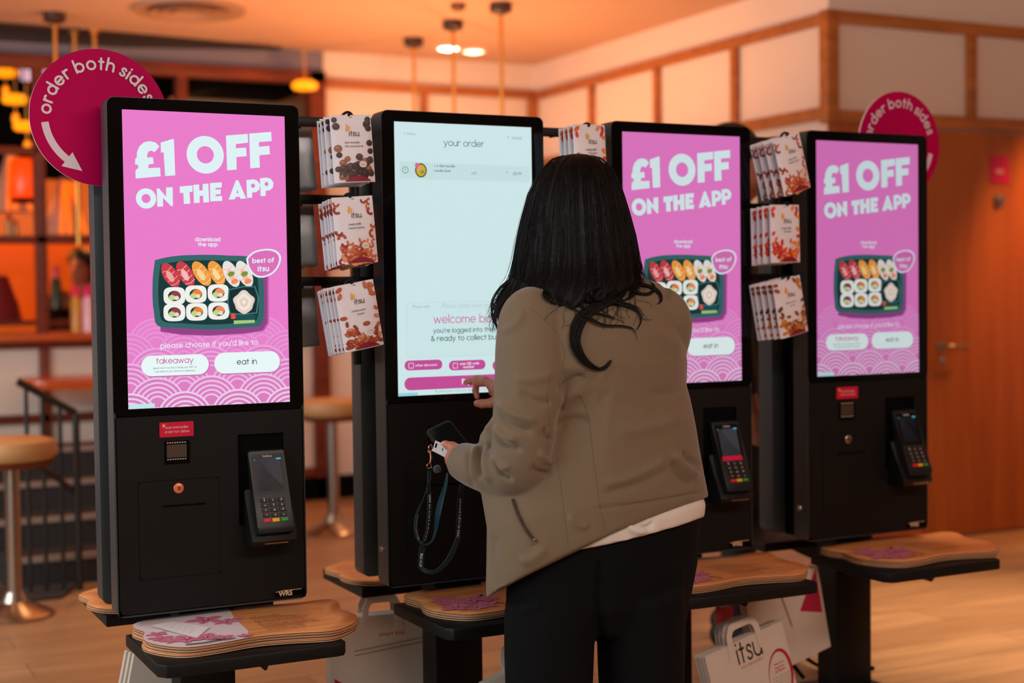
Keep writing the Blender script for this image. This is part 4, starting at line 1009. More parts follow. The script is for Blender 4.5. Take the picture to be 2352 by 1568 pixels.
def board_art(kind):
    a = Art(); tx = Art(); tx.L = 60
    if kind == 'white':
        left = [p for p in BO if p[0] < .238]
        # white half, bounded by the slanting printed edge
        edge = [(.212, -.267), (.222, -.20), (.226, -.13), (.232, -.05), (.250, .0545)]
        lf = [(x * .995 + .0012, (y + .12) * .99 - .12) for x, y in BO]
        i0 = min(range(len(lf)), key=lambda i: (lf[i][0] - .250) ** 2 + (lf[i][1] - .055) ** 2); i1 = min(range(len(lf)), key=lambda i: (lf[i][0] - .212) ** 2 + (lf[i][1] + .267) ** 2)
        seq = []; i = i1
        while i != i0: seq.append(lf[i]); i = (i + 1) % len(lf)
        seq.append(lf[i0]); 
        # strip-wise so the sheet follows the board's curve
        for s in range(14):
            xa, xb = -.01 + .27 * s / 14, -.01 + .27 * (s + 1) / 14
            c = clip(seq + [(.232, -.05), (.226, -.13), (.222, -.20)], xa, xb, -.4, .2)
            if len(c) > 2: a.poly(c, (226, 206, 208), up=0)
        a.L += 1
        orchid(a, .165, -.038, .038, 10); orchid(a, .200, -.085, .030, -30); a.line([(.215, -.070), (.245, -.068)], .004, (90, 80, 60)); orchid(a, .238, -.064, .012, 0)
        orchid(a, .030, -.120, .022, 20); orchid(a, .026, -.165, .024, -10); orchid(a, .046, -.200, .026, 0); orchid(a, .078, -.205, .036, 20); orchid(a, .118, -.215, .030, 40); orchid(a, .150, -.240, .022, 0)
        orchid(a, .20, -.252, .016, 0); a.line([(.128, -.246), (.150, -.268), (.175, -.262)], .006, (40, 44, 40)); a.line([(.06, -.262), (.10, -.268), (.14, -.262)], .008, (70, 60, 40))
        para(tx, .262, -.080, .17, 8, (110, 66, 44), .0205, .010)
    else:
        x0 = .05 if kind == 'wood' else .06
        for i in range(12):
            rnd = random.Random(i * 7 + len(kind)); orchid(a, .05 + .135 * rnd.random(), -.075 - .15 * rnd.random(), .026 + .012 * rnd.random(), rnd.uniform(0, 90))
        a.line([(.165, -.20), (.185, -.235)], .006, (50, 40, 44)); a.line([(.16, -.12), (.175, -.10)], .006, (50, 40, 44))
        para(tx, .240, -.080, .17, 8, (140, 88, 58), .0205, .010)
    return a, tx
BPROTO = {}
def board(kind, loc, rz, label, group):
    if kind not in BPROTO:
        o = bpy.data.objects.new('serving_board', BOARD); COL.objects.link(o)
        for nm, q in zip(('orchid_print', 'text_print'), board_art(kind)): q.build(nm, M_INK, o, lambda x, y, l: (x, y, .0042 + board_wave(x, y) + .0003 + l), eps=.00002)
        BPROTO[kind] = o
    else: o = copy_tree(BPROTO[kind])
    o.location = loc; o.rotation_euler = (0, 0, R(rz)); tag(o, label, 'serving board', group)
names = ['bottom', 'second', 'third', 'fourth', 'fifth']
def stack(i, n, kind_top, what, dx=0, dy=0):
    for k in range(n):
        top = k == n - 1
        board(kind_top if top else 'wood', (KX[i] + dx + random.uniform(-.003, .003) * (not top), dy + random.uniform(-.003, .003) * (not top), .4612 + .0062 * k), random.uniform(-.5, .5) * (not top),
              ('topmost wavy plywood board ' if top else names[k] + ' from the bottom wavy plywood board ') + what, 'wavy plywood boards ' + what)
stack(0, 4, 'white', 'on the nearest shelf, orchid print')
stack(1, 3, 'wood', 'on the shelf of the white screen kiosk', .012, .005)
stack(2, 3, 'wood', 'on the shelf right of the person', -.02, .005)
stack(3, 3, 'wood', 'on the furthest right shelf', .02, .0)
for i, n in ((0, 2), (1, 2)):
    for k in range(n):
        board('wood', (KX[i] + .455, .285, .4612 + .0062 * k), 180, '%s wavy plywood board on the rear shelf behind the %s kiosk' % (['lower', 'upper'][k], ['nearest', 'white screen'][i]), 'rear shelf boards behind the %s kiosk' % ['nearest', 'white screen'][i])
# till receipt lying on the nearest boards
a = Art()
rc = bmesh.new(); P = [(.031, -.055), (.091, -.012), (.150, -.128), (.098, -.212)]
n = 6; G = [[None] * (n + 1) for _ in range(n + 1)]
def rcp(s, t):
    A = V(P[0]).lerp(V(P[1]), s); B = V(P[3]).lerp(V(P[2]), s); q = A.lerp(B, t)
    return V((q.x, q.y, .4612 + .0186 + .0042 + board_wave(q.x, q.y) + .0022 + .006 * (1 - t) ** 2 * (1 - s)))
for i in range(n + 1):
    for j in range(n + 1): G[i][j] = rc.verts.new(rcp(i / n, j / n))
for i in range(n):
    for j in range(n): rc.faces.new((G[i][j], G[i + 1][j], G[i + 1][j + 1], G[i][j + 1]))
o = done('till_receipt', rc, mat('receipt_paper', (232, 222, 220), .6), None); tag(o, 'white till receipt lying across the orchid printed board nearest the camera', 'receipt')
for i in range(9): a.text('1 x noodle box  8.99', .18 + .3 * (i % 2), .16 + .075 * i, .34, (130, 120, 120), height=.022)
a.build('printing', M_INK, o, lambda x, z, l: rcp(x, z) + V((0, 0, .0008 + l)))

# ---------------------------------------------------------------- paper carrier bags hung under the shelves
M_PAPERW = mat('white_kraft', (214, 196, 180), .75, var=.05, scale=18, bump=.15)
def carrier(loc, rz, roll, label, group, art, w=.28, h=.30, d=.03, handle=True, pitch=0):
    t = thing('paper_carrier_bag', label, 'paper bag', loc, 0, group)
    t.rotation_euler = (R(pitch), R(roll), R(rz))
    bm = bmesh.new()
    y0, y1 = -d / 2, d / 2
    z0, z1 = -h - .055, -.055
    F = [(-w / 2, y0, z1), (w / 2, y0, z1), (w / 2, y0, z0), (-w / 2, y0, z0)]; Bk = [(x, y1, z) for x, _, z in F]
    f = [bm.verts.new(p) for p in F]; b = [bm.verts.new(p) for p in Bk]
    ml = [bm.verts.new((-w / 2 + .008, 0, z1)), bm.verts.new((-w / 2 + .008, 0, z0))]; mr = [bm.verts.new((w / 2 - .008, 0, z1)), bm.verts.new((w / 2 - .008, 0, z0))]
    bm.faces.new(f); bm.faces.new(b[::-1])
    bm.faces.new((f[0], f[3], ml[1], ml[0])); bm.faces.new((ml[0], ml[1], b[3], b[0])); bm.faces.new((f[1], mr[0], mr[1], f[2])); bm.faces.new((mr[0], b[1], b[2], mr[1]))
    bm.faces.new((f[3], f[2], mr[1], b[2], b[3], ml[1])); bm.faces.new((f[0], ml[0], b[0], b[1], mr[0], f[1]))
    done('bag_body', bm, M_PAPERW, t)
    if handle:
        for y in (y0 - .0015, y1 + .0015):
            bm = bmesh.new(); p = [(-.062, -.10), (-.055, -.03), (-.042, -.004), (-.030, 0), (.030, 0), (.042, -.004), (.055, -.03), (.062, -.10)]; q = [(-.042, -.10), (-.038, -.034), (-.030, -.022), (-.022, -.020), (.022, -.020), (.030, -.022), (.038, -.034), (.042, -.10)]
            A = [[bm.verts.new((x, y + s, z)) for x, z in pts] for s in (-.001, .001) for pts in (p, q)]
            for k in range(7):
                bm.faces.new((A[0][k], A[0][k + 1], A[1][k + 1], A[1][k])); bm.faces.new((A[2][k], A[3][k], A[3][k + 1], A[2][k + 1]))
                bm.faces.new((A[0][k], A[2][k], A[2][k + 1], A[0][k + 1])); bm.faces.new((A[1][k], A[1][k + 1], A[3][k + 1], A[3][k]))
            done('handle', bm, M_PAPERW, t)
    if art: art.build('printing', M_INK, t, lambda x, z, l: (x, y0 - .0004 - l, z))
    return t
def logo_art():
    a = Art().text('itsu', -.035, -.118, .085, (44, 36, 24), geo=.085, height=.060); a.text('eat beautiful', -.03, -.135, .075, (206, 140, 110))
    def loop(cx, cz, rx, rz, rot):
        n = 44; o = []; q = []
        for k in range(n):
            t = 2 * math.pi * k / n; wv = .0045 * (1.15 + math.cos(t - .7))
            c, s = math.cos(R(rot)), math.sin(R(rot))
            for L, e in ((o, 0), (q, wv)): X, Z = (rx - e) * math.cos(t), (rz - e) * math.sin(t); L.append((cx + X * c - Z * s, cz + X * s + Z * c))
        a.raw(o + q, [(i, (i + 1) % n, n + (i + 1) % n, n + i) for i in range(n)], (178, 16, 40))
    loop(.092, -.20, .042, .075, -6); loop(-.075, -.235, .052, .060, 12)
    for k, t in enumerate(['health and', 'happiness', 'is here']): a.text(t, .075, -.168 - .011 * k, .034, (206, 90, 84), .01)
    for k in range(6): a.text('nutritious food made today', .062, -.205 - .009 * k, .06, (130, 110, 90))
    return a
def plain_art(tri=True, redtext=True):
    a = Art()
    if tri: a.poly([(-.138, -.22), (-.02, -.30), (-.02, -.352), (-.138, -.352)], (178, 4, 66))
    if redtext: a.text('smart box', -.01, -.115, .075, (190, 60, 50), .01)
    a.line([(-.08, -.150), (.135, -.128)], .003, (150, 124, 92)); a.line([(-.08, -.162), (.135, -.140)], .003, (150, 124, 92))
    return a
def tri_right():
    a = Art(); a.poly([(.139, -.06), (.139, -.20), (.05, -.165)], (186, 4, 66)); a.line([(-.02, -.06), (.01, -.2)], .006, (150, 120, 90)); return a
n_ = ['front', 'second', 'third', 'rearmost']
for k in range(3):
    p = at(1694, 1420, -.20 + .022 * k)
    carrier((p.x - .012 * k, p.y, p.z - .002), 0, -15, '%s white paper bag with logo, slanting on the hook right of the person' % n_[k], 'logo bags hung right of the person', logo_art() if k == 0 else None, w=.27, d=.018)
p = at(1800, 1330, .02)
carrier((p.x - .03, p.y, p.z + .05), 6, -12, 'large paper bag with magenta triangle hanging behind the logo bags', 'rear bags right of the person', tri_right(), w=.30, h=.26, handle=False)
p = at(880, 1372, .22)
carrier((p.x + .02, .30, p.z - .005), -6, 0, 'cream paper bag with curled handle behind the gap of the first two shelves', None, plain_art(), w=.30, h=.32, d=.05)
for k in range(3):
    p = at(395, 1425, .17 + .02 * k)
    carrier((p.x + .045 - .010 * k, .192 + .022 * k, .395), 0, 12, '%s white paper bag with magenta corner under the nearest shelf' % n_[k], 'bags under the nearest shelf', plain_art(True, False) if k == 0 else None, w=.26, d=.018)
for k in range(2):
    p = at(1160, 1475, -.24 + .03 * k)
    carrier((p.x + .035, p.y, p.z), 0, -20, '%s white paper bag with crumpled handle, left of the legs of the person' % ['front', 'rear'][k], 'bags left of the legs', None, w=.26, d=.03)
p = at(1665, 1408, -.05)
t = prismo('red_wrapper', rrect(p.x - .022, p.x + .022, p.z - .035, p.z + .02, .006), -.06, -.035, mat('coral_wrapper', (236, 70, 76), .4, bump=.3)); tag(t, 'small coral red packet tucked under the shelf above the logo bags', 'packet')

# loose black cable at the foot of the right-hand stand
cb = bmesh.new(); p0 = V((KX[3] + .12, .31, .0))
tube(cb, spline([p0 + V((.02, -.06, .008)), p0 + V((-.03, 0, .09)), p0 + V((-.005, .03, .012)), p0 + V((.06, .06, .07)), p0 + V((.16, .02, .010)), p0 + V((.21, -.03, .075)), p0 + V((.25, -.05, .012)), p0 + V((.30, -.07, .008))], 6), .007, 8)
tag(done('power_cable', cb, M_VOID, None, 60), 'loose black cable on the floor round the foot of the furthest right stand', 'cable')
# ---------------------------------------------------------------- smooth bodies from rounded bones
def sdf_mesh(caps, h, k=.012, pad=.02, extra=None):
    """caps: (a, b, ra, rb) tapered bones and ('e', centre, (rx,ry,rz), 3x3) ellipsoids, blended smoothly; surface nets"""
    pts = []
    for c in caps:
        if c[0] == 'e': pts += [np.array(c[1]) + max(c[2]), np.array(c[1]) - max(c[2])]
        else: pts += [np.array(c[0]) + max(c[2], c[3]), np.array(c[0]) - max(c[2], c[3]), np.array(c[1]) + max(c[2], c[3]), np.array(c[1]) - max(c[2], c[3])]
    lo = np.min(pts, 0) - pad; hi = np.max(pts, 0) + pad
    N = np.ceil((hi - lo) / h).astype(int) + 1
    F = np.full(N, 10.0)
    def put(D, sl):
        G = F[sl]; q = np.maximum(k - np.abs(G - D), 0) / k
        F[sl] = np.minimum(G, D) - q * q * k * .25
    for c in caps:
        if c[0] == 'e': mn = np.array(c[1]) - max(c[2]); mx = np.array(c[1]) + max(c[2])
        else:
            r = max(c[2], c[3]); mn = np.minimum(c[0], c[1]) - r; mx = np.maximum(c[0], c[1]) + r
        m = 3 * k + 3 * h
        i0 = np.maximum(((mn - m - lo) / h).astype(int), 0); i1 = np.minimum(((mx + m - lo) / h).astype(int) + 2, N)
        sl = tuple(slice(a, b) for a, b in zip(i0, i1))
        X = np.stack(np.meshgrid(*[lo[j] + h * np.arange(i0[j], i1[j]) for j in range(3)], indexing='ij'), -1)
        if c[0] == 'e':
            L = (X - np.array(c[1])) @ np.array(c[3]) / np.array(c[2]); q = np.linalg.norm(L, axis=-1)
            D = (q - 1) * min(c[2]) * 1.15
        else:
            a, b = np.array(c[0]), np.array(c[1]); ab = b - a; t = np.clip(((X - a) @ ab) / max(ab @ ab, 1e-9), 0, 1)
            D = np.linalg.norm(X - a - t[..., None] * ab, axis=-1) - (c[2] + (c[3] - c[2]) * t)
        put(D, sl)
    S = F < 0
    C = np.zeros(np.array(F.shape) - 1); P = np.zeros((*C.shape, 3))
    idx = [(i, j, l) for i in (0, 1) for j in (0, 1) for l in (0, 1)]
    def sub(A, o): return A[o[0]:A.shape[0] - 1 + o[0], o[1]:A.shape[1] - 1 + o[1], o[2]:A.shape[2] - 1 + o[2]]
    for p in idx:
        for ax in range(3):
            if p[ax]: continue
            q = list(p); q[ax] = 1
            fa, fb = sub(F, p), sub(F, q); cr = (fa < 0) != (fb < 0)
            t = np.where(cr, fa / np.where(cr, fa - fb, 1), 0)
            C += cr
            for j in range(3): P[..., j] += np.where(cr, p[j] + (t if j == ax else 0), 0)
    act = C > 0; vid = -np.ones(C.shape, int); vid[act] = np.arange(act.sum())
    ijk = np.argwhere(act); V3 = lo + h * (ijk + P[act] / C[act][:, None])
    faces = []
    for ax in range(3):
        b, c = (ax + 1) % 3, (ax + 2) % 3
        A = S.take(range(0, F.shape[ax] - 1), ax); B = S.take(range(1, F.shape[ax]), ax)
        for sgn, mask in ((1, A & ~B), (0, ~A & B)):
            e = np.argwhere(mask); e = e[(e[:, b] > 0) & (e[:, c] > 0) & (e[:, b] < F.shape[b] - 1) & (e[:, c] < F.shape[c] - 1)]
            q = []
            for db, dc in ((0, 0), (1, 0), (1, 1), (0, 1)):
                f = e.copy(); f[:, b] -= db; f[:, c] -= dc; q.append(vid[f[:, 0], f[:, 1], f[:, 2]])
            q = np.stack(q, 1); faces.append(q if sgn else q[:, ::-1])
    return V3, np.concatenate(faces)
def mesh_np(name, parts, mats, parent=None):
    vs = []; fs = []; mi = []; o = 0
    for (v, f), m in parts:
        vs.append(v); fs.append(f + o); mi += [m] * len(f); o += len(v)
    me = bpy.data.meshes.new(name); me.from_pydata(np.concatenate(vs).tolist(), [], np.concatenate(fs).tolist())
    me.polygons.foreach_set('material_index', mi); me.shade_smooth(); me.update()
    return new(name, me, mats, parent)
M_SKIN = mat('skin', (178, 108, 80), .5, var=.08, scale=60, bump=.08, bscale=300)
M_NAIL = mat('nail', (206, 150, 130), .3)
M_HAIR = mat('black_hair', (5, 4, 5), .5, var=.5, scale=240, bump=.9, bscale=260, stretch=(1, 1, .035), spec=.2)
M_JACKET = mat('taupe_jacket', (108, 89, 66), .82, var=.10, scale=700, bump=.16, bscale=900, sheen=.25)
M_SHIRT = mat('white_shirt', (214, 204, 196), .7, var=.03, scale=30)
M_TROUSER = mat('black_trousers', (8, 8, 9), .9, var=.15, scale=300, bump=.1, spec=.15)
T3 = lambda p: tuple(p)
def pix(p):
    q = CM.transposed() @ (V(p) - CP); return 1176 + CF * q.x / q.y, 784 - CF * q.z / q.y

def loft(rows, n=40, kd=.5, uref=1400, flat=.85, a0=0, a1=360, close=True):
    """closed body skin from silhouette rows; each row (uL,vL,uR,vR,depth,back,front[,sag,kLeft])"""
    bm = bmesh.new(); rings = []
    full = (a1 - a0) >= 360; m = n if full else n + 1
    for r in rows:
        uL, vL, uR, vR, dc, tb, tf = r[:7]; sag = r[7] if len(r) > 7 else 0; kl = r[8] if len(r) > 8 else kd
        rg = []
        for i in range(m):
            a = R(a0 + (a1 - a0) * i / n); c, s = math.cos(a), math.sin(a)
            c = math.copysign(abs(c) ** flat, c); s2 = math.copysign(abs(s) ** flat, s)
            u = (uL + uR) / 2 + (uR - uL) / 2 * c; v = vL + (vR - vL) * (1 + c) / 2 + sag * s * s
            du = (u - uref) * .001
            rg.append(bm.verts.new(atd(u, v, dc + du * (kd if du > 0 else kl) - (tb if s > 0 else tf) * s2)))
        rings.append(rg)
    for A, B in zip(rings, rings[1:]):
        for i in range(m if full else m - 1):
            bm.faces.new((A[i], A[(i + 1) % m], B[(i + 1) % m], B[i]))
    if close:
        bm.faces.new(rings[0][::-1]); bm.faces.new(rings[-1])
    return bm
def sleeve(bm, pts, n=28):
    """pts (u, v, depth, radius[, squash])"""
    c = spline([(0, 0, 0)] * 0 + [tuple(atd(*p[:3])) for p in pts], 5); rr = [p.x for p in spline([(p[3], 0, 0) for p in pts], 5)]
    tube(bm, c, rr, n)
def remeshed(bm, voxel, smooth=2, sfac=.5):
    me = bpy.data.meshes.new('tmp'); bmesh.ops.recalc_face_normals(bm, faces=bm.faces); bm.to_mesh(me); bm.free()
    o = bpy.data.objects.new('tmp', me); COL.objects.link(o)
    m = o.modifiers.new('r', 'REMESH'); m.mode = 'VOXEL'; m.voxel_size = voxel
    if smooth: s = o.modifiers.new('s', 'SMOOTH'); s.iterations = smooth; s.factor = sfac
    dg = bpy.context.evaluated_depsgraph_get(); dg.update()
    res = bpy.data.meshes.new_from_object(o.evaluated_get(dg))
    bpy.data.objects.remove(o); bpy.data.meshes.remove(me)
    return res
def sculpt(me, ridges):
    """press folds into cloth: (u0,v0,u1,v1,width_px,height_m) along the side facing the camera"""
    n = len(me.vertices); co = np.zeros(n * 3); no = np.zeros(n * 3); me.vertices.foreach_get('co', co); me.vertices.foreach_get('normal', no)
    co = co.reshape(-1, 3); no = no.reshape(-1, 3)
    M = np.array(CM); q = (co - np.array(CP)) @ M; u = 1176 + CF * q[:, 0] / q[:, 1]; v = 784 - CF * q[:, 2] / q[:, 1]
    vis = np.clip(-(no @ (M @ np.array([0, 1, 0]))) * 2, 0, 1); D = np.zeros(n)
    for u0, v0, u1, v1, w_, h_ in ridges:
        d = np.array([u1 - u0, v1 - v0], float); L = np.hypot(*d); d /= L
        s = ((u - u0) * d[0] + (v - v0) * d[1]) / L; t = -(u - u0) * d[1] + (v - v0) * d[0]
        bow = 6 * np.sin(np.clip(s, 0, 1) * 3.14)
        D += 1.5 * h_ * np.exp(-((t - bow) / w_) ** 2) * np.exp(-(np.maximum(0, np.abs(s - .5) - .42) / .16) ** 2)
    co += no * (D * vis)[:, None]; me.vertices.foreach_set('co', co.ravel()); me.update()

person = thing('person', 'person with long black hair in a taupe jacket, tapping the white order screen', 'person', tuple(atz(1370, 1925, 0)))
inv = Matrix.Translation(-person.location)
def own(o):
    """hang a world-placed mesh on the person"""
    o.data.transform(inv); o.parent = person; return o

# ---- jacket
J = [(1335, 640, 1470, 636, 3.40, .06, .06), (1270, 664, 1514, 650, 3.395, .085, .08), (1226, 694, 1545, 678, 3.385, .105, .09), (1212, 735, 1562, 718, 3.38, .12, .10),
     (1208, 790, 1573, 770, 3.375, .13, .11), (1206, 850, 1579, 835, 3.37, .13, .115), (1180, 900, 1577, 880, 3.37, .128, .115, 0, .25), (1138, 945, 1588, 925, 3.365, .122, .115, 0, .05),
     (1102, 1000, 1599, 980, 3.36, .126, .115, 0, .0), (1094, 1060, 1607, 1030, 3.355, .130, .115, 0, .05), (1106, 1140, 1617, 1085, 3.35, .136, .115, 0, .15),
     (1118, 1210, 1624, 1120, 3.345, .139, .115, -4, .22), (1117, 1290, 1626, 1131, 3.345, .140, .115, -10, .25), (1116, 1340, 1627, 1137, 3.345, .141, .115, -16, .25), (1117, 1372, 1627, 1141, 3.345, .141, .115, -18, .25)]
bm = loft(J, 48)
sleeve(bm, [(1236, 690, 3.30, .050), (1222, 728, 3.275, .072), (1219, 790, 3.255, .079), (1217, 870, 3.238, .079), (1207, 950, 3.225, .073), (1200, 1020, 3.222, .069), (1186, 1072, 3.232, .064), (1148, 1083, 3.27, .056), (1106, 1074, 3.315, .052), (1076, 1064, 3.36, .047), (1060, 1057, 3.383, .043)])
sleeve(bm, [(1500, 690, 3.42, .05), (1522, 740, 3.45, .070), (1500, 830, 3.50, .066), (1440, 930, 3.55, .060), (1390, 955, 3.58, .056), (1300, 940, 3.62, .048), (1215, 915, 3.67, .042), (1172, 905, 3.695, .038)])
jm = remeshed(bm, .0042, 3)
sculpt(jm, [(1140, 985, 1182, 1010, 7, .008), (1138, 1000, 1190, 1032, 7, -.008), (1140, 1066, 1172, 1100, 6, -.0085), (1135, 1052, 1165, 1075, 8, .008), (1108, 1025, 1100, 1092, 6, -.009), (1094, 1020, 1084, 1100, 7, .006), (1120, 1018, 1122, 1100, 8, .007),
            (1078, 1040, 1084, 1110, 6, -.006), (1150, 930, 1225, 965, 10, .006), (1150, 960, 1215, 990, 8, -.006), (1190, 870, 1262, 860, 12, .004), (1200, 905, 1262, 925, 9, -.005), (1250, 985, 1268, 1010, 8, -.007), (1240, 1040, 1266, 1060, 8, .007), (1225, 1075, 1262, 1085, 8, -.006),
            (1340, 866, 1288, 896, 10, -.008), (1330, 900, 1290, 930, 12, .006), (1345, 965, 1285, 975, 10, -.006), (1552, 1045, 1598, 1092, 9, .008), (1545, 1065, 1585, 1110, 9, -.007), (1570, 1040, 1604, 1064, 8, -.006), (1402, 1128, 1535, 1076, 10, -.006), (1400, 1112, 1520, 1062, 12, .005),
            (1310, 1185, 1345, 1210, 9, .005), (1500, 905, 1580, 890, 12, -.004), (1430, 990, 1560, 960, 16, .004), (1160, 760, 1200, 720, 10, .004), (1480, 730, 1560, 800, 18, .004), (1130, 1240, 1150, 1350, 14, -.006), (1200, 1290, 1250, 1260, 14, .005), (1385, 1165, 1616, 1126, 4, -.0025),
            (1100, 900, 1098, 1000, 10, -.006), (1125, 890, 1118, 990, 8, .006)])
jacket = own(new('jacket', jm, M_JACKET)); jm.shade_smooth()
def caster(objs):
    out = []
    for o in objs:
        me = o.data; out.append(BVHTree.FromPolygons([v.co + person.location for v in me.vertices], [p.vertices for p in me.polygons]))
    def hit(u, v, lift=0):
        d = ray(u, v).normalized(); best = None
        for b in out:
            p, n, _, t = b.ray_cast(CP, d)
            if p is not None and (best is None or t < best[1]): best = (p - d * lift, t, n)
        return best[0] if best else None
    return hit
onj = caster([jacket])
M_SEAM = mat('jacket_seam', (80, 68, 53), .9)
def seam(name, pts, r, m, lift=-.0002, par=None):
    p = [onj(x.x, x.y, lift) for x in spline([(a, b, 0) for a, b in pts], 8)]; p = [x for x in p if x]
    bm = bmesh.new(); tube(bm, p, r, 6); o = own(done(name, bm, m, None, 60))
    o.parent = jacket; return o
for pts in ([(1320, 887), (1349, 950), (1363, 1052), (1376, 1149), (1390, 1222)], [(1279, 1050), (1291, 1139), (1305, 1248)], [(1218, 706), (1271, 756), (1296, 805), (1291, 848), (1284, 884)], [(1264, 862), (1257, 911), (1262, 979), (1257, 1026)], [(1384, 1168), (1480, 1150), (1612, 1128)]):
    seam('seam', pts, .0006, M_SEAM)
zp = [(1178, 1146), (1190, 1180), (1208, 1215), (1228, 1242)]
z_ = seam('zip_pocket', zp, .0042, mat('zip_tape', (52, 42, 34), .8))
bm = bmesh.new()
for i, x in enumerate(spline([(a, b, 0) for a, b in zp], 14)):
    p = onj(x.x, x.y, .0042)
    if p: q = p + CM.col[0] * (.0016 if i % 2 else -.0016); box(bm, q.x - .0016, q.x + .0016, q.y - .0012, q.y + .0012, q.z - .0010, q.z + .0010)
o = own(done('zip_teeth', bm, M_STEEL)); o.parent = z_
p = onj(1228, 1242, .006); o = own(boxo('zip_pull', (p.x - .004, p.x + .004, p.y - .002, p.y + .002, p.z - .006, p.z + .004), M_STEEL, bev=.001)); o.parent = z_

# ---- shirt, trousers, shoes
bm = loft([(1250, 1190, 1600, 1105, 3.345, .108, .105, 0, .2), (1246, 1235, 1612, 1130, 3.345, .112, .105, 0, .2), (1240, 1262, 1621, 1158, 3.345, .124, .105, 10, .2), (1242, 1272, 1618, 1186, 3.345, .121, .102, 14, .2)], 48)
sm = remeshed(bm, .005, 2); sculpt(sm, [(1440, 1205, 1480, 1220, 7, .006), (1475, 1210, 1500, 1200, 6, -.005)])
sm.shade_smooth(); own(new('shirt', sm, M_SHIRT))
bm = loft([(1215, 1150, 1595, 1105, 3.345, .085, .09, 0, .2), (1195, 1230, 1610, 1180, 3.345, .106, .10, 0, .2), (1163, 1330, 1603, 1290, 3.345, .110, .10, 0, .2), (1161, 1420, 1582, 1400, 3.345, .10, .095, 0, .2), (1170, 1470, 1570, 1460, 3.345, .06, .06, 0, .2)], 44)
for uc, us in ((1264, -1), (1470, 1)):
    sleeve(bm, [(uc, 1350, 3.345 + us * .03, .096), (uc + us * 2, 1420, 3.345 + us * .045, .103), (uc + us * 3, 1568, 3.345 + us * .045, .100), (uc + us * 3, 1720, 3.345 + us * .045, .088), (uc + us * 2, 1880, 3.345 + us * .045, .084)])
tm = remeshed(bm, .007, 3); sculpt(tm, [(1380, 1300, 1385, 1500, 9, -.01), (1560, 1300, 1575, 1400, 12, .004), (1200, 1400, 1240, 1380, 12, .004)]); tm.shade_smooth()
own(new('trousers', tm, M_TROUSER))
for us, uc in ((-1, 1264), (1, 1470)):
    f = atz(uc, 1925, .02); f.z = 0
    sh = sdf_mesh([((f.x, f.y + .02, .035), (f.x - .01, f.y + .15, .03), .042, .036), ((f.x, f.y - .03, .035), (f.x, f.y + .03, .05), .036, .04)], .006)
    own(mesh_np('shoe', [(sh, 0)], mat('black_shoe', (20, 18, 18), .5)))

# ---- head, body, hands: one skin
Fd = V((-.12, .93, -.33)).normalized(); Rt = Fd.cross(V((0, 0, 1))).normalized(); Up = Rt.cross(Fd)
HC_ = atd(1322, 515, 3.44)
Mh = np.array([list(Rt), list(Fd), list(Up)]).T
def hd(x, y, z): return tuple(HC_ + Rt * x + Fd * y + Up * z)
neck = atd(1372, 655, 3.42)
hip = atd(1385, 1180, 3.35); che = atd(1385, 830, 3.385)
SL, EL, WL = atd(1232, 735, 3.29), atd(1196, 1055, 3.232), atd(1062, 1056, 3.385)
SR, ER, WR = atd(1505, 735, 3.45), atd(1415, 945, 3.565), atd(1165, 903, 3.70)
bones = [('e', hd(0, -.005, .01), (.072, .092, .100), Mh), ('e', hd(0, .035, -.055), (.050, .052, .062), Mh), (hd(0, .088, -.002), hd(0, .102, -.030), .010, .013), (hd(-.02, .070, -.062), hd(.02, .070, -.062), .014, .014),
         (hd(-.026, .076, .025), hd(.026, .076, .025), .014, .014), (hd(-.074, -.005, -.01), hd(-.074, -.008, .016), .012, .014), (hd(.074, -.005, -.01), hd(.074, -.008, .016), .012, .014), (hd(0, .072, -.088), hd(0, .060, -.085), .016, .02),
         (hd(0, -.02, -.06), T3(neck), .052, .054), (T3(neck), T3(atd(1385, 720, 3.40)), .055, .08), ('e', T3(che), (.15, .085, .16), np.eye(3)), ('e', T3(atd(1385, 1000, 3.36)), (.135, .08, .15), np.eye(3)), ('e', T3(hip), (.16, .085, .12), np.eye(3)),
         (T3(SL), T3(EL), .046, .038), (T3(EL), T3(WL), .037, .026), (T3(SR), T3(ER), .046, .038), (T3(ER), T3(WR), .037, .026)]
for us, uc in ((-1, 1268), (1, 1466)):
    f = atz(uc, 1925, .09); kn = atd(uc, 1600, 3.345 + us * .045); bones += [(T3(atd(uc, 1290, 3.345 + us * .045)), T3(kn), .075, .05), (T3(kn), T3(f), .05, .033), (T3(f), (f.x, f.y + .10, .035), .03, .02)]
bodyv = sdf_mesh(bones, .009, .03)
def finger(pts, r0, r1):
    out = []
    for i in range(len(pts) - 1):
        a = r0 + (r1 - r0) * i / (len(pts) - 1); b = r0 + (r1 - r0) * (i + 1) / (len(pts) - 1); out.append((T3(pts[i]), T3(pts[i + 1]), a, b))
    return out
g = lambda *p: [atd(*q) for q in p]
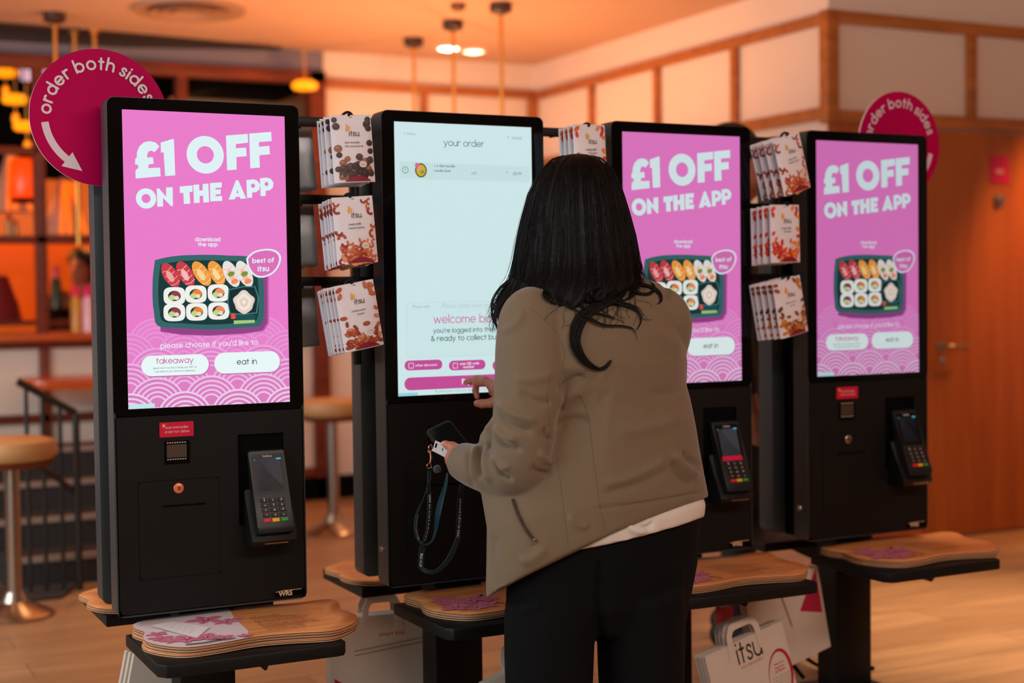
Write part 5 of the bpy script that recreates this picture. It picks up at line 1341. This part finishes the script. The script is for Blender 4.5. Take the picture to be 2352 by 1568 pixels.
# left hand: palm under the phone, thumb on its near edge, fingers curling round the far side
lh = [(T3(WL), T3(atd(1047, 1054, 3.42)), .024, .025), (T3(atd(1047, 1054, 3.42)), T3(atd(1046, 1062, 3.455)), .024, .020), (T3(atd(1052, 1040, 3.41)), T3(atd(1044, 1046, 3.45)), .018, .016)]
lh += finger(g((1060, 1036, 3.405), (1040, 1026, 3.425), (1022, 1020, 3.440)), .0125, .0095)
lh += finger(g((1036, 1058, 3.45), (1030, 1050, 3.49), (1040, 1030, 3.52), (1052, 1008, 3.522)), .0095, .0072)
lh += finger(g((1040, 1066, 3.452), (1038, 1062, 3.495), (1052, 1042, 3.527), (1066, 1018, 3.525)), .0095, .0072)
lh += finger(g((1045, 1074, 3.45), (1047, 1072, 3.492), (1062, 1052, 3.527), (1078, 1028, 3.525)), .0092, .007)
lh += finger(g((1050, 1082, 3.44), (1056, 1082, 3.475), (1070, 1064, 3.51), (1084, 1046, 3.515)), .0085, .0062)
lhv = sdf_mesh(lh, .0022, .007, .01)
# right hand: forefinger on the glass, the others bent
rh = [(T3(WR), T3(atd(1146, 893, 3.73)), .024, .021), (T3(atd(1146, 893, 3.73)), T3(atd(1117, 876, 3.762)), .019, .0115), (T3(atd(1148, 906, 3.73)), T3(atd(1133, 893, 3.752)), .018, .013)]
rh += finger(g((1114, 873, 3.764), (1097, 870, 3.793), (1081, 875, 3.813), (1070.5, 877.5, 3.826)), .0102, .0070)
rh += finger(g((1116, 879, 3.768), (1096, 879, 3.795), (1092, 896, 3.812), (1096, 911, 3.808)), .0094, .0068)
rh += finger(g((1130, 884, 3.770), (1126, 886, 3.800), (1130, 900, 3.812), (1136, 908, 3.800)), .0092, .0068)
rh += finger(g((1140, 892, 3.768), (1140, 896, 3.795), (1144, 908, 3.798), (1148, 914, 3.786)), .0086, .0064)
rh += finger(g((1152, 916, 3.73), (1128, 925, 3.742), (1108, 927, 3.752), (1096, 926, 3.760)), .0125, .0094)
rhv = sdf_mesh(rh, .0022, .007, .01)
body = own(mesh_np('body', [(bodyv, 0), (lhv, 0), (rhv, 0)], [M_SKIN], None))
def nail(u, v, d, ru, rv, rot):
    c = atd(u, v, d); bm = bmesh.new(); bmesh.ops.create_uvsphere(bm, u_segments=12, v_segments=8, radius=1)
    for w_ in bm.verts:
        x, y, z = w_.co; X = x * ru * math.cos(R(rot)) - z * rv * math.sin(R(rot)); Z = x * ru * math.sin(R(rot)) + z * rv * math.cos(R(rot))
        w_.co = c + CM.col[0] * X + CM.col[1] * (y * .003) + CM.col[2] * Z
    return own(done('fingernail', bm, M_NAIL, None, 60))
nail(1019, 1018, 3.4315, .0075, .0055, 8); nail(1097, 925, 3.753, .007, .0055, 0)
for sx in (-1, 1):
    bm = bmesh.new(); bmesh.ops.create_uvsphere(bm, u_segments=16, v_segments=10, radius=.0125)
    e = own(done('eye', bm, mat('eye_white', (230, 224, 218), .2), None, 80)); e.location = V(hd(sx * .031, .078, .008)) - person.location; e.data.transform(person.matrix_world.copy() if False else Matrix.Translation(person.location))
    bm = bmesh.new(); bmesh.ops.create_uvsphere(bm, u_segments=12, v_segments=8, radius=.0062)
    i_ = done('iris', bm, mat('iris_brown', (40, 22, 14), .15), e, 80); i_.location = Fd * .0085
bm = bmesh.new(); tube(bm, spline([hd(-.022, .083, -.056), hd(-.008, .090, -.052), hd(.008, .090, -.052), hd(.022, .083, -.056)], 4), [.003] + [.0055] * 11 + [.003], 8)
own(done('lips', bm, mat('lips', (150, 66, 62), .4), None, 60))

# ---- hair
H = [(1308, 353, 1342, 352, 3.43, .02, .02), (1274, 363, 1376, 362, 3.432, .062, .06), (1243, 394, 1404, 388, 3.435, .098, .085), (1219, 443, 1424, 436, 3.435, .118, .095), (1204, 500, 1439, 488, 3.43, .125, .09), (1193, 555, 1451, 540, 3.42, .126, .08),
     (1187, 604, 1458, 590, 3.405, .124, .07), (1179, 640, 1462, 624, 3.385, .122, .06), (1160, 668, 1466, 642, 3.365, .118, .05), (1144, 698, 1462, 655, 3.345, .112, .04), (1138, 724, 1440, 664, 3.33, .100, .03), (1146, 742, 1420, 670, 3.32, .080, .03)]
bm = bmesh.new(); n = 56; rings = []
for j, r in enumerate(H):
    uL, vL, uR, vR, dc, tb, tf = r; open_ = min(1, max(0, (j - 2) / 3)); a0, a1 = -88 + 52 * open_, 268 - 52 * open_
    rg = []
    for i in range(n + 1):
        a = R(a0 + (a1 - a0) * i / n); c, s = math.cos(a), math.sin(a)
        wob = .0035 * math.sin(i * 1.9 + j * .35) + .002 * math.sin(i * 4.3 - j * .5)
        u = (uL + uR) / 2 + (uR - uL) / 2 * c; sag = (8 * math.sin(i * 1.3) + 6 * math.sin(i * 2.9)) * max(0, (j - 8) / 3)
        v = vL + (vR - vL) * (1 + c) / 2 + sag + (14 * s * s if j >= 9 else 0)
        if j >= 8: wob += .004 * math.sin(i * .9 + j)
        rg.append(bm.verts.new(atd(u, v, dc - ((tb if s > 0 else tf) + wob) * s)))
    rings.append(rg)
for A, B in zip(rings, rings[1:]):
    for i in range(n): bm.faces.new((A[i], A[i + 1], B[i + 1], B[i]))
bm.faces.new(rings[0][::-1])
bmesh.ops.recalc_face_normals(bm, faces=bm.faces)
bmesh.ops.solidify(bm, geom=bm.faces[:], thickness=.012)
me = bpy.data.meshes.new('hair'); bm.to_mesh(me); bm.free()
o = bpy.data.objects.new('tmp', me); COL.objects.link(o); md = o.modifiers.new('s', 'SUBSURF'); md.levels = 2; md.render_levels = 2
dg = bpy.context.evaluated_depsgraph_get(); dg.update(); hm = bpy.data.meshes.new_from_object(o.evaluated_get(dg)); bpy.data.objects.remove(o)
HT = BVHTree.FromPolygons([v.co for v in hm.vertices], [p.vertices for p in hm.polygons])
hb = bmesh.new(); hb.from_mesh(hm)
rnd = random.Random(11)
def hpos(a, t):
    """point on the outer hair at angle a (deg) and row parameter t"""
    j = min(len(H) - 2, int(t)); f = t - j; r = [x + (y - x) * f for x, y in zip(H[j], H[j + 1])]
    c, s = math.cos(R(a)), math.sin(R(a)); u = (r[0] + r[2]) / 2 + (r[2] - r[0]) / 2 * c; v = r[1] + (r[3] - r[1]) * (1 + c) / 2
    return u, v, r[4] - (r[5] if s > 0 else r[6]) * s
for k in range(420):                                          # fine strands lying over the hair and breaking its outline
    a = rnd.uniform(-15, 195) if k < 270 else rnd.choice([rnd.uniform(-12, 14), rnd.uniform(166, 192)])
    t0 = rnd.uniform(.3, 5); t1 = rnd.uniform(max(t0 + 3, 7), 11); da = rnd.uniform(-7, 7); pts = []
    off = rnd.uniform(.0005, .004) + (.004 * rnd.random() if k > 330 else 0)
    c = V(atd(1322, 560, 3.43)); ph = rnd.uniform(0, 6)
    for i in range(16):
        f = i / 15; t = t0 + (t1 - t0) * f; p = V(atd(*hpos(a + da * f + 1.6 * math.sin(ph + 5 * f), t)))
        q = V((c.x, c.y, p.z)); pts.append(p + (p - q).normalized() * off * (1 + (2.5 * f * f if k > 330 else .6 * f)))
    if rnd.random() < .5:
        e = pts[-1] - pts[-2]; s = CM.col[0] * rnd.uniform(-.0025, .0025)
        for i in range(5): pts.append(pts[-1] + e * .35 + s * (i * .4) - CM.col[2] * .003)
    tube(hb, pts, [.0006 * (1 - .5 * i / len(pts)) for i in range(len(pts))], 4)
def lock(pts, w_, n_, lift=.006, spread=1.0):
    """bundle of strands following pixel path over the jacket, or given depths"""
    for k in range(n_):
        o1, o2 = rnd.uniform(-1, 1), rnd.uniform(-1, 1); P = []
        sp = spline([(q[0], q[1], q[2] if len(q) > 2 else 0) for q in pts], 7); m = len(sp)
        for i, q in enumerate(sp):
            f = i / (m - 1); sc_ = w_ * (1 - .85 * f ** 1.6) * spread
            u, v = q.x + o1 * sc_ * 1000, q.y + o2 * sc_ * 400
            p = atd(u, v, q.z) if len(pts[0]) > 2 else onj(u, v, lift + .004 * (1 + o2) * (1 - f))
            if p: P.append(p)
        P = P[:max(5, int(len(P) * (1 - .3 * rnd.random() ** 1.5)))]
        if len(P) > 4: tube(hb, P, [.0016 * (1 - .7 * i / len(P)) for i in range(len(P))], 5)
lock([(1428, 652), (1412, 680), (1378, 700), (1343, 722), (1325, 752), (1321, 785), (1330, 812), (1350, 836), (1376, 848), (1396, 838), (1404, 824)], .017, 46)
lock([(1320, 668), (1306, 686), (1312, 704), (1330, 716), (1352, 728)], .006, 8)
lock([(1345, 722), (1385, 745), (1430, 748), (1455, 756), (1466, 784)], .004, 7)
lock([(1400, 690), (1440, 700), (1466, 712), (1474, 735), (1462, 760)], .008, 9)
lock([(1440, 640), (1472, 652), (1496, 658), (1514, 672), (1519, 690), (1508, 700)], .007, 16)
lock([(1440, 655), (1468, 672), (1490, 674), (1502, 664), (1498, 650), (1478, 636)], .006, 12)
lock([(1330, 690), (1352, 712), (1400, 726), (1440, 742)], .01, 6)
lock([(1262, 655), (1256, 676), (1268, 692), (1290, 694), (1306, 684)], .010, 14)
lock([(1300, 660), (1292, 684), (1300, 702), (1322, 706)], .008, 10)
lock([(1408, 656), (1424, 676), (1420, 694), (1400, 702)], .008, 12)
lock([(1448, 646), (1456, 668), (1444, 686), (1424, 690)], .008, 12)
lock([(1186, 640, 3.30), (1166, 672, 3.29), (1145, 700, 3.285), (1136, 730, 3.28), (1142, 756, 3.28)], .010, 26)
lock([(1200, 650, 3.27), (1182, 690, 3.262), (1166, 718, 3.26), (1152, 742, 3.255), (1150, 752, 3.255)], .016, 34)
lock([(1176, 640, 3.33), (1150, 662, 3.33), (1132, 692, 3.33), (1133, 724, 3.33), (1144, 762, 3.33)], .005, 7)
for k in range(40):                                           # stray hairs
    u, v = rnd.uniform(1290, 1460), rnd.uniform(672, 700); pts = [(u, v)]
    an = rnd.uniform(.6, 2.3)
    for i in range(5):
        an += rnd.uniform(-.7, .7); u += 14 * math.cos(an); v += 12 * abs(math.sin(an)); pts.append((u, v))
    P = [onj(q.x, q.y, .004) for q in spline([(a, b, 0) for a, b in pts], 4)]; P = [p for p in P if p]
    if len(P) > 4: tube(hb, P, .00045, 4)
hair = own(done('hair', hb, M_HAIR, None)); hair.data.shade_smooth()

# ---------------------------------------------------------------- phone, badge and lanyard in the left hand
A_1, B_1, C_1 = atd(978, 987, 3.47), atd(1033, 962, 3.512), atd(1063, 1046, 3.452)
ex = (B_1 - A_1); ey = (C_1 - A_1); wx, wy = ex.length, ey.length; ex.normalize(); ey = (ey - ex * ey.dot(ex)).normalized(); ez = ex.cross(ey)
if ez.z < 0: ez = -ez
ph = thing('smartphone', 'dark smartphone held in the left hand of the person', 'phone', A_1)
def phm(bm):
    for v in bm.verts: x, y, z = v.co; v.co = ex * x + ey * y + ez * z
bm = bmesh.new(); prism(bm, rrect(0, .072, 0, .148, .009), -.009, 0, .002, plane='xy'); phm(bm); done('phone_body', bm, mat('phone_case', (28, 40, 40), .4), ph, 40)
bm = bmesh.new(); prism(bm, rrect(.003, .069, .005, .143, .006), .0, .0006, plane='xy'); phm(bm); done('phone_screen', bm, mat('phone_glass', (18, 24, 22), .08, spec=.8), ph, 40)
bm = bmesh.new(); prism(bm, rrect(.030, .042, .0065, .0080, .0006), .0006, .0009, plane='xy'); phm(bm); done('earpiece', bm, M_DARKSTEEL, ph)
# badge
bA, bB, bC = atd(1000, 1011, 3.436), atd(993, 1035, 3.432), atd(1046, 1032, 3.432)
bd = thing('badge_holder', 'clear and white badge holder under the phone, clipped to a teal lanyard', 'badge', bA)
e1 = bC - bA; e2 = bB - bA; nn = e1.cross(e2).normalized()
bm = bmesh.new(); q = [V((0, 0, 0)), e1, e1 + e2 * 1.1, e2]
vs = [bm.verts.new(p + nn * s) for s in (-.001, .001) for p in q]
for f in ((0, 1, 2, 3), (7, 6, 5, 4), (0, 4, 5, 1), (1, 5, 6, 2), (2, 6, 7, 3), (3, 7, 4, 0)): bm.faces.new([vs[i] for i in f])
done('card', bm, mat('badge_white', (206, 206, 212), .25), bd)
bm = bmesh.new(); q = [e1 * .06 + e2 * .22, e1 * .14 + e2 * .20, e1 * .14 + e2 * .62, e1 * .06 + e2 * .64]; vs = [bm.verts.new(p + nn * s) for s in (-.0014, .0014) for p in q]
for f in ((0, 1, 2, 3), (7, 6, 5, 4), (0, 4, 5, 1), (1, 5, 6, 2), (2, 6, 7, 3), (3, 7, 4, 0)): bm.faces.new([vs[i] for i in f])
done('clip_slot', bm, M_VOID, bd)
bm = bmesh.new(); tube(bm, [e1 * .42 + e2 * .35 + nn * -.0012, e1 * .45 + e2 * .62 + nn * -.0012], .0008, 6); done('printed_mark', bm, M_VOID, bd)
# lanyard
LD = 3.442
ln = thing('lanyard', 'teal lanyard with white lettering dangling in loops from the left hand', 'lanyard', atd(986, 1075, LD))
li = Matrix.Translation(-ln.location)
def lown(o): o.data.transform(li); o.parent = ln; return o
M_TEAL = mat('teal_ribbon', (6, 52, 63), .5, var=.08, scale=200); M_TEALD = mat('dark_teal_ribbon', (10, 28, 34), .6, var=.08, scale=200)
def ribbon(pts, m, text=None, wd=.018, tr=(.2, .8), flip=False, logo=True, fy=False):
    """pts (u, v, width factor, depth shift)"""
    C = spline([(p[0], p[1], p[2]) for p in pts], 10); D = spline([(p[3] if len(p) > 3 else 0, 0, 0) for p in pts], 10)
    L, Rr = [], []
    for i, p in enumerate(C):
        q = (C[min(i + 1, len(C) - 1)] - C[max(i - 1, 0)]); t = V((q.x, q.y)).normalized(); nrm = V((-t.y, t.x))
        w_ = wd * 1000 * .95 / 2; f = max(-1, min(1, p.z)); dd = math.sqrt(max(0, 1 - f * f)) * wd / 2
        L.append(atd(p.x + nrm.x * w_ * f, p.y + nrm.y * w_ * f, LD + D[i].x - dd)); Rr.append(atd(p.x - nrm.x * w_ * f, p.y - nrm.y * w_ * f, LD + D[i].x + dd))
    bm = bmesh.new(); a = [bm.verts.new(p) for p in L]; b = [bm.verts.new(p) for p in Rr]
    for i in range(len(a) - 1): bm.faces.new((a[i], a[i + 1], b[i + 1], b[i]))
    bmesh.ops.recalc_face_normals(bm, faces=bm.faces); bmesh.ops.solidify(bm, geom=bm.faces[:], thickness=.0008)
    o = lown(done('strap', bm, m, None, 60))
    if text:
        vs, fs = glyphs(text, .02, 1.08); x1 = max(v[0] for v in vs); N = len(L) - 1
        def warp(x, y):
            if fy: y = 1 - y
            s = tr[0] + (tr[1] - tr[0]) * x; s = max(0, min(.9999, s)) * N; i = int(s); f = s - i
            A = L[i].lerp(L[i + 1], f); B = Rr[i].lerp(Rr[i + 1], f); return A.lerp(B, y) - CM.col[1] * .0022
        ar = Art(); X = [((v[0] / x1) * .80 + .2, .33 + v[1] * .46) for v in vs]
        if flip: X = [(1 - x, 1 - y) for x, y in X]
        ar.raw(X, fs, (200, 204, 200))
        if logo:
            for k in range(3):
                pp = [(.02 + .05 * k + .05 * math.cos(q_), .50 + .26 * math.sin(q_)) for q_ in [R(100 - 140 * i / 6) for i in range(7)]]
                if flip: pp = [(1 - x, 1 - y) for x, y in pp]
                ar.line(pp, .035, (210, 214, 210))
        tx = lown(ar.build('lettering', M_INK, None, lambda x, z, l: warp(x, z) - CM.col[1] * l)); tx.parent = o
    return o
ribbon([(986, 1080, .55), (986, 1100, .5), (984, 1112, .25), (972, 1146, .1), (957, 1184, .35), (955, 1214, .45), (962, 1240, .4), (978, 1250, .25), (992, 1242, .2), (1000, 1220, .4), (1006, 1180, .75), (1014, 1146, .7), (1024, 1112, .45), (1028, 1086, .2)], M_TEAL)
ribbon([(985, 1112, .5, -.004), (987, 1150, .6, -.005), (986, 1190, .6, -.006), (982, 1220, .5, -.006), (974, 1248, .4, -.006)], M_TEALD, 'EQUANS', tr=(.12, .95))
ribbon([(960, 1182, .4, -.004), (956, 1214, .5, -.005), (963, 1240, .5, -.004)], M_TEALD, 'EQUANS', wd=.010, tr=(1, .0), fy=True)
ribbon([(1060, 1120, .7, .02), (1057, 1150, .75, .015), (1055, 1190, .8, .01), (1052, 1246, .5, .006)], M_TEALD, 'EQUANS', tr=(.95, .28), fy=True)
ribbon([(1062, 1112, .7, .022), (1060, 1128, .6, .02)], M_TEAL)
ribbon([(1053, 1232, .5, .005), (1040, 1268, .7), (1022, 1296, .6), (1002, 1312, .5), (982, 1313, .5), (966, 1304, .5)], M_TEAL)
ribbon([(972, 1252, .8, -.004), (968, 1272, .85, -.004), (967, 1305, .8, -.002)], M_TEALD, 'EQ', tr=(.45, .95), logo=True)
bm = bmesh.new()
tube(bm, spline([atd(991, 1020, LD), atd(985, 1026, LD - .004), (atd(986, 1036, LD)), atd(993, 1034, LD + .004), atd(992, 1022, LD + .002)], 4), .0018, 6)
tube(bm, [atd(988, 1036, LD), atd(990, 1050, LD), atd(988, 1062, LD)], [.0024, .003, .0022], 8)
tube(bm, [atd(982, 1036, LD), atd(990, 1040, LD)], .002, 6)
tube(bm, spline([atd(988, 1062, LD), atd(981, 1068, LD - .003), atd(983, 1075, LD), atd(991, 1073, LD + .003), atd(988, 1062, LD)], 4), .0015, 6)
lown(done('clip', bm, mat('pink_gold_clip', (214, 160, 140), .25, 1), None, 60))
rl = lown(latheo('reel', [(.001, .004), (.0085, .004), (.0100, .002), (.0100, -.002), (.0085, -.004), (.001, -.004)], mat('reel_plastic', (70, 82, 88), .12, spec=.8)))
rl.data.transform(Matrix.Translation(ln.location)); rl.data.transform(Matrix.Rotation(R(90), 4, 'X')); rl.location = atd(1004, 1077, LD + .01) - ln.location
sg_ = latheo('reel_stud', [(.001, 0), (.0035, 0), (.003, .002), (.001, .002)], M_STEEL, rl, 12); sg_.data.transform(Matrix.Rotation(R(90), 4, 'X')); sg_.location = (0, -.004, 0)

# ---------------------------------------------------------------- other people, far and mostly hidden
def bystander(name, base, rz, height, label, c_top, c_leg, c_hair):
    t = thing(name, label, 'person', base, rz)
    k = height / 1.65; S = lambda *p: tuple(x * k for x in p)
    core = [('e', S(0, 0, 1.55), S(.072, .09, .105), np.eye(3)), ('e', S(0, .03, 1.49), S(.05, .055, .06), np.eye(3)), (S(0, .085, 1.55), S(0, .1, 1.52), .011, .013), (S(0, -.01, 1.46), S(0, 0, 1.34), .05, .06)]
    for s in (-1, 1):
        core += [(S(.19 * s, 0, 1.31), S(.235 * s, -.01, 1.04), .045, .037), (S(.235 * s, -.01, 1.04), S(.225 * s, .03, .81), .036, .026), (S(.225 * s, .03, .81), S(.22 * s, .045, .74), .028, .024)]
        for q in range(4): core.append((S(.22 * s, .025 + .017 * q, .74), S(.215 * s, .03 + .019 * q, .665 + .008 * abs(q - 1.5)), .009, .007))
        core.append((S(.22 * s, .07, .77), S(.21 * s, .10, .72), .011, .009)); core += [(S(.09 * s, 0, .8), S(.1 * s, .01, .45), .075, .05), (S(.1 * s, .01, .45), S(.1 * s, -.02, .08), .05, .033), (S(.1 * s, -.02, .06), S(.1 * s, .13, .035), .035, .028)]
    core += [('e', S(0, 0, 1.15), S(.16, .09, .2), np.eye(3)), ('e', S(0, 0, .9), S(.165, .09, .15), np.eye(3))]
    mesh_np('body', [(sdf_mesh(core, .011, .025), 0)], [M_SKIN], t)
    top = [('e', S(0, 0, 1.17), S(.18, .11, .2), np.eye(3)), ('e', S(0, 0, .96), S(.18, .11, .16), np.eye(3))]
    for s in (-1, 1): top += [(S(.15 * s, 0, 1.33), S(.24 * s, -.01, 1.05), .066, .053), (S(.24 * s, -.01, 1.05), S(.23 * s, .025, .85), .052, .042)]
    mesh_np('top', [(sdf_mesh(top, .012, .05), 0)], [mat('cloth_%d_%d_%d' % c_top, c_top, .8)], t)
    leg = [('e', S(0, 0, .88), S(.172, .10, .13), np.eye(3))]
    for s in (-1, 1): leg += [(S(.09 * s, 0, .8), S(.1 * s, .01, .45), .09, .066), (S(.1 * s, .01, .45), S(.1 * s, -.02, .1), .066, .055)]
    mesh_np('trousers', [(sdf_mesh(leg, .012, .04), 0)], [mat('cloth_%d_%d_%d' % c_leg, c_leg, .8)], t)
    sh = []
    for s in (-1, 1): sh += [(S(.1 * s, -.05, .05), S(.105 * s, .13, .042), .052, .045)]
    mesh_np('shoes', [(sdf_mesh(sh, .012, .02), 0)], [mat('black_shoe', (20, 18, 18), .5)], t)
    hr = [('e', S(0, -.02, 1.585), S(.088, .10, .10), np.eye(3)), ('e', S(0, -.06, 1.52), S(.08, .06, .12), np.eye(3))]
    mesh_np('hair', [(sdf_mesh(hr, .01, .03), 0)], [mat('hair_%d_%d_%d' % c_hair, c_hair, .5, bump=.6, bscale=120)], t)
    for s in (-1, 1): latheo('eye', [(.001, -.008), (.009, 0), (.001, .008)], mat('iris_brown', (40, 22, 14), .15), t, 10).location = S(.03 * s, .085, 1.56)
p = atd(1690, 276, 5.15)
bystander('person', (p.x, p.y, 0), R(-125), p.z * 1.65 / 1.69, 'person standing behind the third kiosk, only the top of the dark hair visible', (60, 50, 48), (30, 30, 34), (40, 24, 20))
p = at(182, 565, 6.17)
bystander('person', (p.x, 6.17, 0), R(150), p.z * 1.65 / 1.69, 'person with dark hair behind the counter at far left, beside the coloured bottles', (70, 30, 24), (30, 26, 26), (12, 10, 10))
